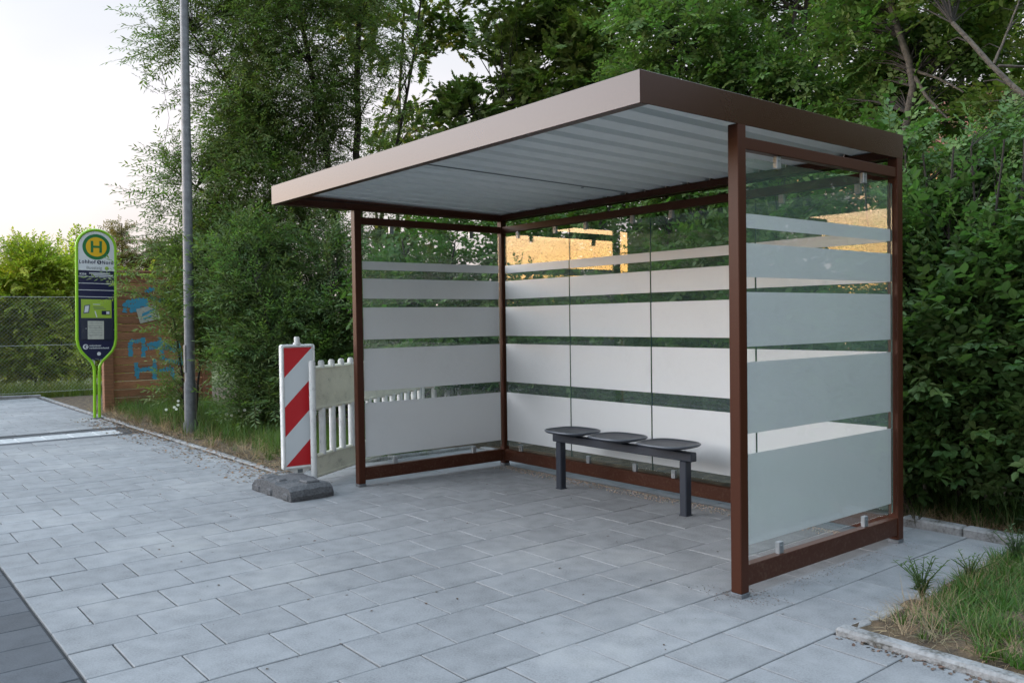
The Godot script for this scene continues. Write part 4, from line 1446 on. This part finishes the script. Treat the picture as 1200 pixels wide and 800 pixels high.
	for q in [[1095, 7.0, 80, "broad-leaved dogwood bush touching the shelter's corner post"], [1175, 6.9, 70, "broad-leaved dogwood bush behind the grass bed"], [1265, 6.9, 70, "broad-leaved dogwood bush behind the far end of the grass bed"]]:
		var fb := foot(q[0], q[1])
		var stems := []
		for k in 4:
			stems.append([[fb + Vector3(k * 0.14 - 0.2, 0, (k % 2) * 0.2), fb + Vector3(k * 0.22 - 0.3, 1.1, 0.15), fb + Vector3(k * 0.34 - 0.5, 2.6, 0.1)], 0.022, 0.006])
		plant("dogwood_bush", q[3], "bush", "dogwood bushes beside the shelter", stems,
			[lobe(q[0], 440, q[1] - 0.12, q[2], 130, 0.5, 150, 9, 0.22, 0.28), lobe(q[0] - 10, 420, q[1] + 0.35, q[2], 140, 0.3, 110, 12, 0.24, 0.8) + [["broad", 0.75]],
			lobe(q[0] + 5, 290, q[1] + 0.15, q[2] + 5, 90, 0.5, 120, 12, 0.22, 0.2) + [["broad", 0.62]], lobe(q[0] + 15, 310, q[1], q[2], 80, 0.4, 45, 8, 0.2, 0.2), lobe(q[0], 190, q[1] + 0.5, q[2] + 10, 55, 0.5, 55, 10, 0.22, 0.05) + [["broad", 0.62]]],
			{"leaf": "near", "tint": Color(0.058, 0.105, 0.040), "seed": 40 + n, "scale": 1.0, "gap_size": 0.9})
		n += 1
	# shrubs behind the chain-link fence
	n = 0
	for q in [[-30, 22.5, 300, "sunny yellow-green shrub behind the chain-link fence, tallest of three"], [40, 22.0, 318, "sunny yellow-green shrub behind the middle of the chain-link fence"], [92, 23.0, 330, "sunny yellow-green shrub behind the stop sign"], [-95, 21.0, 320, "sunny yellow-green shrub at the road end of the chain-link fence"]]:
		var fb := foot(q[0], q[1])
		plant("fence_shrub", q[3], "shrub", "shrubs behind the chain-link fence", [[[fb, fb + Vector3(0.1, 1.2, 0.1), fb + Vector3(0, 2.4, 0)], 0.04, 0.01], [[fb, fb + Vector3(0.1, 1.0, -0.5), fb + Vector3(0, 2.2, -0.8)], 0.03, 0.01]],
			[lobe(q[0], 420, q[1], 48, 52, 0.8, 150, 12, 0.3, 0.5), lobe(q[0], 345, q[1], 44, 48, 0.8, 110, 12, 0.3, 0.35), lobe(q[0], 312, q[1], 36, 30, 0.6, 34, 9, 0.28, 0.3)],
			{"leaf": "broad", "tint": Color(0.155, 0.195, 0.030), "seed": 50 + n})
		n += 1
	# far conifers catching the last sun
	n = 0
	for q in [[142, 262, 46.0, "tall conifer with a pointed top above the board wall"], [181, 284, 46.0, "shorter conifer with a pointed top beside the taller one"], [20, 292, 60.0, "distant conifer beyond the railway shrubs"]]:
		var fb := foot(q[0], q[2])
		var tip := at(q[0], q[1], q[2])
		var ls := []
		for k in 7:
			var f := (k + 0.5) / 7.0
			ls.append([fb.lerp(tip, 0.12 + 0.86 * f), Vector3(1.9 * (1.03 - f), 0.55, 1.9 * (1.03 - f)), int(46 * (1.15 - f)), 7, 0.3, 0.8])
		plant("conifer", q[3], "tree", "", [[[fb, fb.lerp(tip, 0.5), tip], 0.14, 0.02]], ls, {"leaf": "needle", "tint": Color(0.085, 0.075, 0.030), "seed": 60 + n, "scale": 1.25})
		n += 1
	n = 0
	for q in [[70, 300, 40.0, "rounded far tree behind the railway mast"], [112, 318, 38.0, "rounded far tree above the board wall's end post"], [205, 318, 36.0, "rounded far tree seen behind the lamp post"], [-20, 318, 42.0, "rounded far tree across the railway"]]:
		var fb := foot(q[0], q[2])
		var tip := at(q[0], q[1], q[2])
		var c := fb.lerp(tip, 0.58)
		var hh := (tip.y - fb.y) * 0.45
		plant("far_tree", q[3], "tree", "", [[[fb, c, tip - Vector3(0, 0.4, 0)], 0.12, 0.03]], [[c, Vector3(2.2, hh, 2.2), 130, 9, 0.45, 0.35]], {"leaf": "broad", "tint": Color(0.10, 0.125, 0.03), "seed": 70 + n, "scale": 1.6})
		n += 1
	# rendered house glimpsed through the leaves
	var hs := thing("beige_house", "beige rendered house glimpsed through the trees behind the roof corner", "house", at(1085, 375, 26.0) * Vector3(1, 0, 1), deg_to_rad(24))
	var st := begin()
	kbox(st, Vector3(-5, -0.1, -8), Vector3(5, 5.6, 0), 0.01)
	build(st, "wall", M.render_beige, hs)
	st = begin()
	for s in [-1.0, 1.0]:
		face(st, [Vector3(-5.5, 5.45, s * 4.5 - 4), Vector3(5.5, 5.45, s * 4.5 - 4), Vector3(5.5, 8.4, -4), Vector3(-5.5, 8.4, -4)], Vector3(0, 1, s))
	for s in [-1.0, 1.0]:
		face(st, [Vector3(s * 5.0, 5.6, -8), Vector3(s * 5.0, 5.6, 0), Vector3(s * 5.0, 8.2, -4)], Vector3(s, 0, 0))
	build(st, "roof", M.roof_tile, hs)
	for y in [1.0, 3.6]:
		for x in [-3.0, 0.0, 3.0]:
			st = begin()
			cbox(st, Vector3(x, y + 0.65, 0.02), Vector3(1.2, 1.3, 0.1), 0.01)
			var wd := build(st, "window", M.white_paint, hs)
			st = begin()
			cbox(st, Vector3(x, y + 0.65, 0.068), Vector3(1.02, 1.12, 0.012), 0.002)
			build(st, "pane", M.window_glass, wd)

# what stands across the street: the shelter's glass mirrors it against the sunset; the far block is added
func make_across() -> void:
	var n := 0
	for k in range(3, 9):
		var x := -36.0 + k * 4.2
		var fb := Vector3(x, -0.05, 14.6 + 0.5 * sin(k * 2.3))
		plant("roadside_hedge", ["clipped hedge across the road, westmost length", "clipped hedge across the road, second length", "clipped hedge across the road, third length", "clipped hedge across the road, fourth length", "clipped hedge across the road, middle length", "clipped hedge across the road, sixth length", "clipped hedge across the road, seventh length", "clipped hedge across the road, eighth length", "clipped hedge across the road, eastmost length"][k], "hedge", "hedge lengths across the road", [[[fb, fb + Vector3(0.1, 1.0, 0), fb + Vector3(0, 1.9, 0)], 0.06, 0.02]],
			[[fb + Vector3(0, 1.1, 0), Vector3(2.4, 1.35, 0.9), 110, 7, 0.36, 0.9]], {"leaf": "broad", "tint": Color(0.06, 0.10, 0.03), "seed": 100 + k, "scale": 2.3})
	for q in [[-18.2, 17.6, 4.8], [-15.6, 18.2, 5.3], [-13.6, 17.2, 4.6], [-7.5, 18.0, 4.6], [-3.0, 18.6, 5.0], [2.5, 18.0, 4.8], [-24.6, 16.4, 3.9]]:
		var fb := Vector3(q[0], -0.05, q[1])
		var h: float = q[2]
		plant("street_tree", ["round street tree across the road opposite the stop sign", "tallest street tree across the road, in front of the low sun", "small street tree across the road, beside the tallest one", "street tree across the road opposite the bench", "street tree across the road opposite the shelter", "street tree across the road opposite the grass bed", "young thin street tree across the road, apart from the others"][n], "tree", "street trees across the road", [[[fb, fb + Vector3(0.1, h * 0.4, 0), fb + Vector3(0, h * 0.85, 0.1)], 0.14, 0.04]],
			[[fb + Vector3(0, h * 0.58, 0), Vector3(1.55, h * 0.42, 1.6), 90, 7, 0.36, 0.12]], {"leaf": "broad", "tint": Color(0.06, 0.10, 0.03), "seed": 120 + n, "scale": 2.1})
		n += 1
	var bl := thing("added_sun_blocker", "added unseen block with windows far across the road, keeping the low sun off the stop", "building", Vector3(-52.5, 0, 60))  # added out of view to hold the low sun off shelter and willow
	var st := begin()
	kbox(st, Vector3(-8, -0.1, 0), Vector3(8, 10.5, 11), 0.01)
	build(st, "wall", M.render_beige, bl)
	st = begin()
	kbox(st, Vector3(-8.4, 10.5, -0.4), Vector3(8.4, 10.9, 11.4), 0.01)
	build(st, "roof", M.roof_tile, bl)
	for y in [1.0, 4.1, 7.2]:
		for x in [-6.0, -3.0, 0.0, 3.0, 6.0]:
			st = begin()
			cbox(st, Vector3(x, y + 0.75, -0.02), Vector3(1.4, 1.5, 0.1), 0.01)
			var wd := build(st, "window", M.white_paint, bl)
			st = begin()
			cbox(st, Vector3(x, y + 0.75, -0.068), Vector3(1.2, 1.3, 0.012), 0.002)
			build(st, "pane", M.window_glass, wd)
	# the thicket goes on beyond the grass bed: the end wall of the shelter mirrors it
	n = 0
	for q in [[7.4, -5.0, 3.8], [11.5, -2.6, 3.4], [13.5, 1.0, 3.6], [13.0, -6.0, 4.2], [15.5, 4.5, 3.8], [16.0, -1.5, 4.2], [4.4, -6.0, 4.4]]:
		var fb := Vector3(q[0], -0.05, q[1])
		var h: float = q[2]
		plant("thicket_tree", ["thicket tree behind the middle of the grass bed", "low thicket tree past the far side of the grass bed", "thicket tree standing nearer the road past the grass bed", "taller thicket tree deep behind the grass bed", "thicket tree standing at the road edge past the bed", "tallest thicket tree past the end of the grass bed", "thicket tree directly behind the last dogwood bush"][n], "tree", "thicket trees past the grass bed", [[[fb, fb + Vector3(0.1, h * 0.4, 0), fb + Vector3(0, h * 0.85, 0.1)], 0.12, 0.04]],
			[[fb + Vector3(0, h * 0.56, 0), Vector3(2.0, h * 0.46, 2.0), 170, 7, 0.5, 0.6], [fb + Vector3(0, 1.0, 0), Vector3(1.9, 1.0, 1.9), 60, 7, 0.45, 0.8]], {"leaf": "broad", "tint": Color(0.05, 0.09, 0.028), "seed": 140 + n, "scale": 2.4})
		n += 1

# ------------------------------------------------------------------ grass, weeds, litter
func weed(fb: Vector3, label: String, h: float, sd: int, tint: Color, nst: int, spread: float) -> void:
	rng.seed = sd
	var t := thing("weed_plant", label, "weed", fb)
	for s in nst:
		var a := TAU * s / nst + rng.randf_range(-0.3, 0.3)
		var d := Vector3(cos(a), 0, sin(a)) * spread * rng.randf_range(0.4, 1.1)
		var pts := [Vector3.ZERO, d * 0.3 + Vector3(0, h * 0.5, 0), d + Vector3(0, h * rng.randf_range(0.75, 1.05), 0)]
		var st := begin()
		st.set_color(tint)
		tube(st, pts, [0.004, 0.003, 0.0015], 5, false)
		for k in 16:
			var f := 0.12 + 0.88 * k / 16.0
			var p: Vector3 = (pts[0] as Vector3).lerp(pts[1], f * 2.0) if f < 0.5 else (pts[1] as Vector3).lerp(pts[2], f * 2.0 - 1.0)
			var b := k * 2.4 + rng.randf()
			var dd := Vector3(cos(b), rng.randf_range(0.2, 0.8), sin(b)).normalized()
			var v := rng.randf_range(0.8, 1.2)
			leaf_at(st, p, dd, Vector3(-cos(b) * 0.4, 1, -sin(b) * 0.4).normalized(), h * 0.26 * (1.15 - f * 0.6), h * 0.05, Color(tint.r * v, tint.g * v, tint.b * v), 1)
		build(st, "stem", M.leaf, t)

func make_small_growth() -> void:
	var short := tuft(201, 18, 0.085, 0.0075, 0.9)
	var tall := tuft(202, 14, 0.42, 0.008, 0.6)
	var dry := tuft(203, 10, 0.085, 0.0028, 2.2)
	var GR := Color(0.085, 0.175, 0.038)
	strew("grass", "short green grass in the kerbed bed beside the shelter", "grass", short, 4000, func():
		var x := 0.66 + pow(rng.randf(), 1.2) * 3.2
		var z := rng.randf_range(-1.95, 0.0)
		# bare, strawy corner next to the kerb junction
		if Vector2(x - 0.7, z + 0.1).length() < 0.32 and rng.randf() < 0.7: return null
		if x < 0.72 and z > -0.9: return null
		if z > -0.16 and rng.randf() < 0.75: return null
		if gaps.get_noise_2d(x * 5.0, z * 5.0) > 0.18 and rng.randf() < 0.7: return null
		return Vector3(x, 0.035, z), GR, M.leaf, 0.6, 1.25, 211, 0.5)
	strew("dry_grass", "straw-coloured dead grass lying in the kerbed bed", "grass", dry, 1500, func():
		return Vector3(0.66 + pow(rng.randf(), 1.3) * 3.0, 0.030, rng.randf_range(-1.6, 0.0)), Color(0.24, 0.19, 0.11), M.straw, 0.5, 1.1, 212, 1.2)
	strew("hedge_grass", "rank grass at the foot of the dogwood bushes", "grass", tall, 520, func():
		var x := rng.randf_range(-0.35, 3.0)
		return Vector3(x, -0.02, rng.randf_range(-3.0, -2.32)), Color(0.060, 0.120, 0.034), M.leaf, 0.45, 1.0, 213, 0.35)
	strew("hedge_straw", "dead stalks and straw behind the hedge kerb", "grass", dry, 420, func():
		return Vector3(rng.randf_range(-0.3, 3.0), -0.02, rng.randf_range(-2.5, -2.14)), Color(0.20, 0.15, 0.08), M.straw, 0.6, 1.3, 214, 1.1)
	strew("verge_grass", "long grass along the footway edging under the willow", "grass", tall, 1500, func():
		var x := rng.randf_range(-13.0, -4.9)
		var z := -pow(rng.randf(), 0.8) * 1.5 + 0.05
		if z > -0.25 and rng.randf() < 0.65: return null
		return Vector3(x, -0.02, z), Color(0.095, 0.160, 0.040), M.leaf, 0.35, 0.85, 215, 0.4)
	strew("verge_straw", "dead grass and stalks beside the footway edging", "grass", dry, 600, func():
		return Vector3(rng.randf_range(-13.0, -4.9), -0.015, rng.randf_range(-0.5, 0.16)), Color(0.26, 0.20, 0.10), M.straw, 0.7, 1.6, 216, 1.1)
	strew("fence_grass", "pale grass along the foot of the chain-link fence", "grass", tall, 900, func():
		return Vector3(rng.randf_range(-18.2, -16.8), -0.05, rng.randf_range(-1.0, 3.6)), Color(0.15, 0.19, 0.045), M.leaf, 0.5, 1.1, 217, 0.4)
	# dead leaves: small curled blades
	var lm := begin()
	leaf_at(lm, Vector3(0, 0.004, -0.025), Vector3(0, 0.12, 1).normalized(), Vector3.UP, 0.05, 0.028, Color.WHITE, 1)
	var dead := lm.commit()
	strew("fallen_leaves", "drift of dry brown leaves along the footway edging", "leaves", dead, 2200, func():
		var x := rng.randf_range(-11.5, -4.7)
		var c := 0.5 + 0.5 * sin(x * 2.3) * sin(x * 1.1 + 1.0)
		if rng.randf() > 0.25 + 0.75 * c: return null
		var z := 0.30 + pow(rng.randf(), 2.4) * 0.42
		if rng.randf() < 0.3: z = rng.randf_range(0.12, 0.3)
		return Vector3(x, 0.001 if z > 0.29 else 0.022, z), Color(0.17, 0.115, 0.065), M.straw, 0.3, 0.85, 218, 0.5)
	strew("leaf_crumbs", "small dark leaf crumbs scattered over the slabs", "leaves", dead, 230, func():
		var x := rng.randf_range(-6.5, 2.0)
		var z := rng.randf_range(-1.5, 2.7)
		if x > 0.55 and z < 0.12: return null
		if gaps.get_noise_2d(x * 3.0, z * 3.0) < 0.02: return null
		return Vector3(x, 0.001, z), Color(0.07, 0.05, 0.035), M.straw, 0.12, 0.5, 219, 0.3)
	strew("kerb_leaves", "dry leaf bits caught along the bed edging", "leaves", dead, 200, func():
		return Vector3(rng.randf_range(0.6, 2.4), 0.001, 0.115 + pow(rng.randf(), 2.0) * 0.06), Color(0.085, 0.062, 0.045), M.straw, 0.2, 0.6, 220, 0.6)
	# coarse sand washed against the back rail and the front post
	var gm := begin()
	cbox(gm, Vector3(0, 0.002, 0), Vector3(0.008, 0.006, 0.007), 0.002)
	var grit := gm.commit()
	strew("grit", "coarse sand washed along the shelter's low back rail", "sand", grit, 1600, func():
		return Vector3(rng.randf_range(-3.8, -0.1), 0.0005, -1.53 + pow(rng.randf(), 2.6) * 0.16), Color(0.30, 0.26, 0.21), M.straw, 0.5, 1.5, 221, 0.5)
	strew("post_grit", "sand and crumbs gathered round the foot of the shelter's front post", "sand", grit, 220, func():
		var a := rng.randf() * TAU
		var r := 0.045 + pow(rng.randf(), 2.0) * 0.16
		return Vector3(cos(a) * r * 1.4, 0.0005, sin(a) * r), Color(0.13, 0.12, 0.11), M.straw, 0.25, 0.8, 222, 0.5)
	strew("rail_grit", "sand trail along the end wall's low rail", "sand", grit, 350, func():
		return Vector3(0.03 + pow(rng.randf(), 2.2) * 0.14, 0.0005, rng.randf_range(-1.62, -0.05)), Color(0.17, 0.155, 0.14), M.straw, 0.25, 0.7, 223, 0.5)
	# weeds
	weed(Vector3(0.50, -0.02, -2.36), "tall grey-green thistle in front of the dogwood bush", 0.50, 301, Color(0.09, 0.14, 0.08), 4, 0.10)
	weed(Vector3(0.66, 0.04, -0.52), "bushy weed leaning over the kerb of the grass bed", 0.20, 302, Color(0.085, 0.14, 0.05), 10, 0.15)
	weed(Vector3(0.70, 0.04, -0.95), "low weed at the middle of the bed's side kerb", 0.15, 303, Color(0.09, 0.15, 0.05), 9, 0.12)
	weed(Vector3(0.72, 0.04, -1.45), "narrow-leaved weed at the back corner of the grass bed", 0.20, 304, Color(0.08, 0.13, 0.06), 8, 0.10)
	weed(Vector3(-0.10, 0.0, -2.02), "dried weed sprouting beside the shelter's back corner post", 0.12, 305, Color(0.10, 0.085, 0.05), 5, 0.10)
	# ox-eye daisies by the lamp post
	for q in [[-8.95, -0.10, 206, 485, "cluster of white daisies growing in front of the lamp post"], [-7.85, -0.55, 296, 482, "cluster of white daisies growing between lamp post and beacon"]]:
		rng.seed = int(q[2])
		var t := thing("daisy_plant", q[4], "flowers", Vector3(q[0], -0.02, q[1]))
		for k in 7:
			var p := Vector3(rng.randf_range(-0.16, 0.16), rng.randf_range(0.25, 0.42), rng.randf_range(-0.2, 0.2))
			var st := begin()
			st.set_color(Color(0.06, 0.11, 0.03))
			tube(st, [Vector3(p.x * 0.4, 0, p.z * 0.4), p], [0.003, 0.002], 4, false)
			build(st, "stalk", M.leaf, t)
			st = begin()
			var fc := Vector3(0.75, 0.45, 0.3).normalized()
			for a in 12:
				var u := fc.cross(Vector3.UP).normalized().rotated(fc, TAU * a / 12.0)
				leaf_at(st, p, (u + fc * 0.15).normalized(), fc, 0.022, 0.011, Color(0.75, 0.75, 0.72), 0)
			build(st, "flower", M.leaf, t)
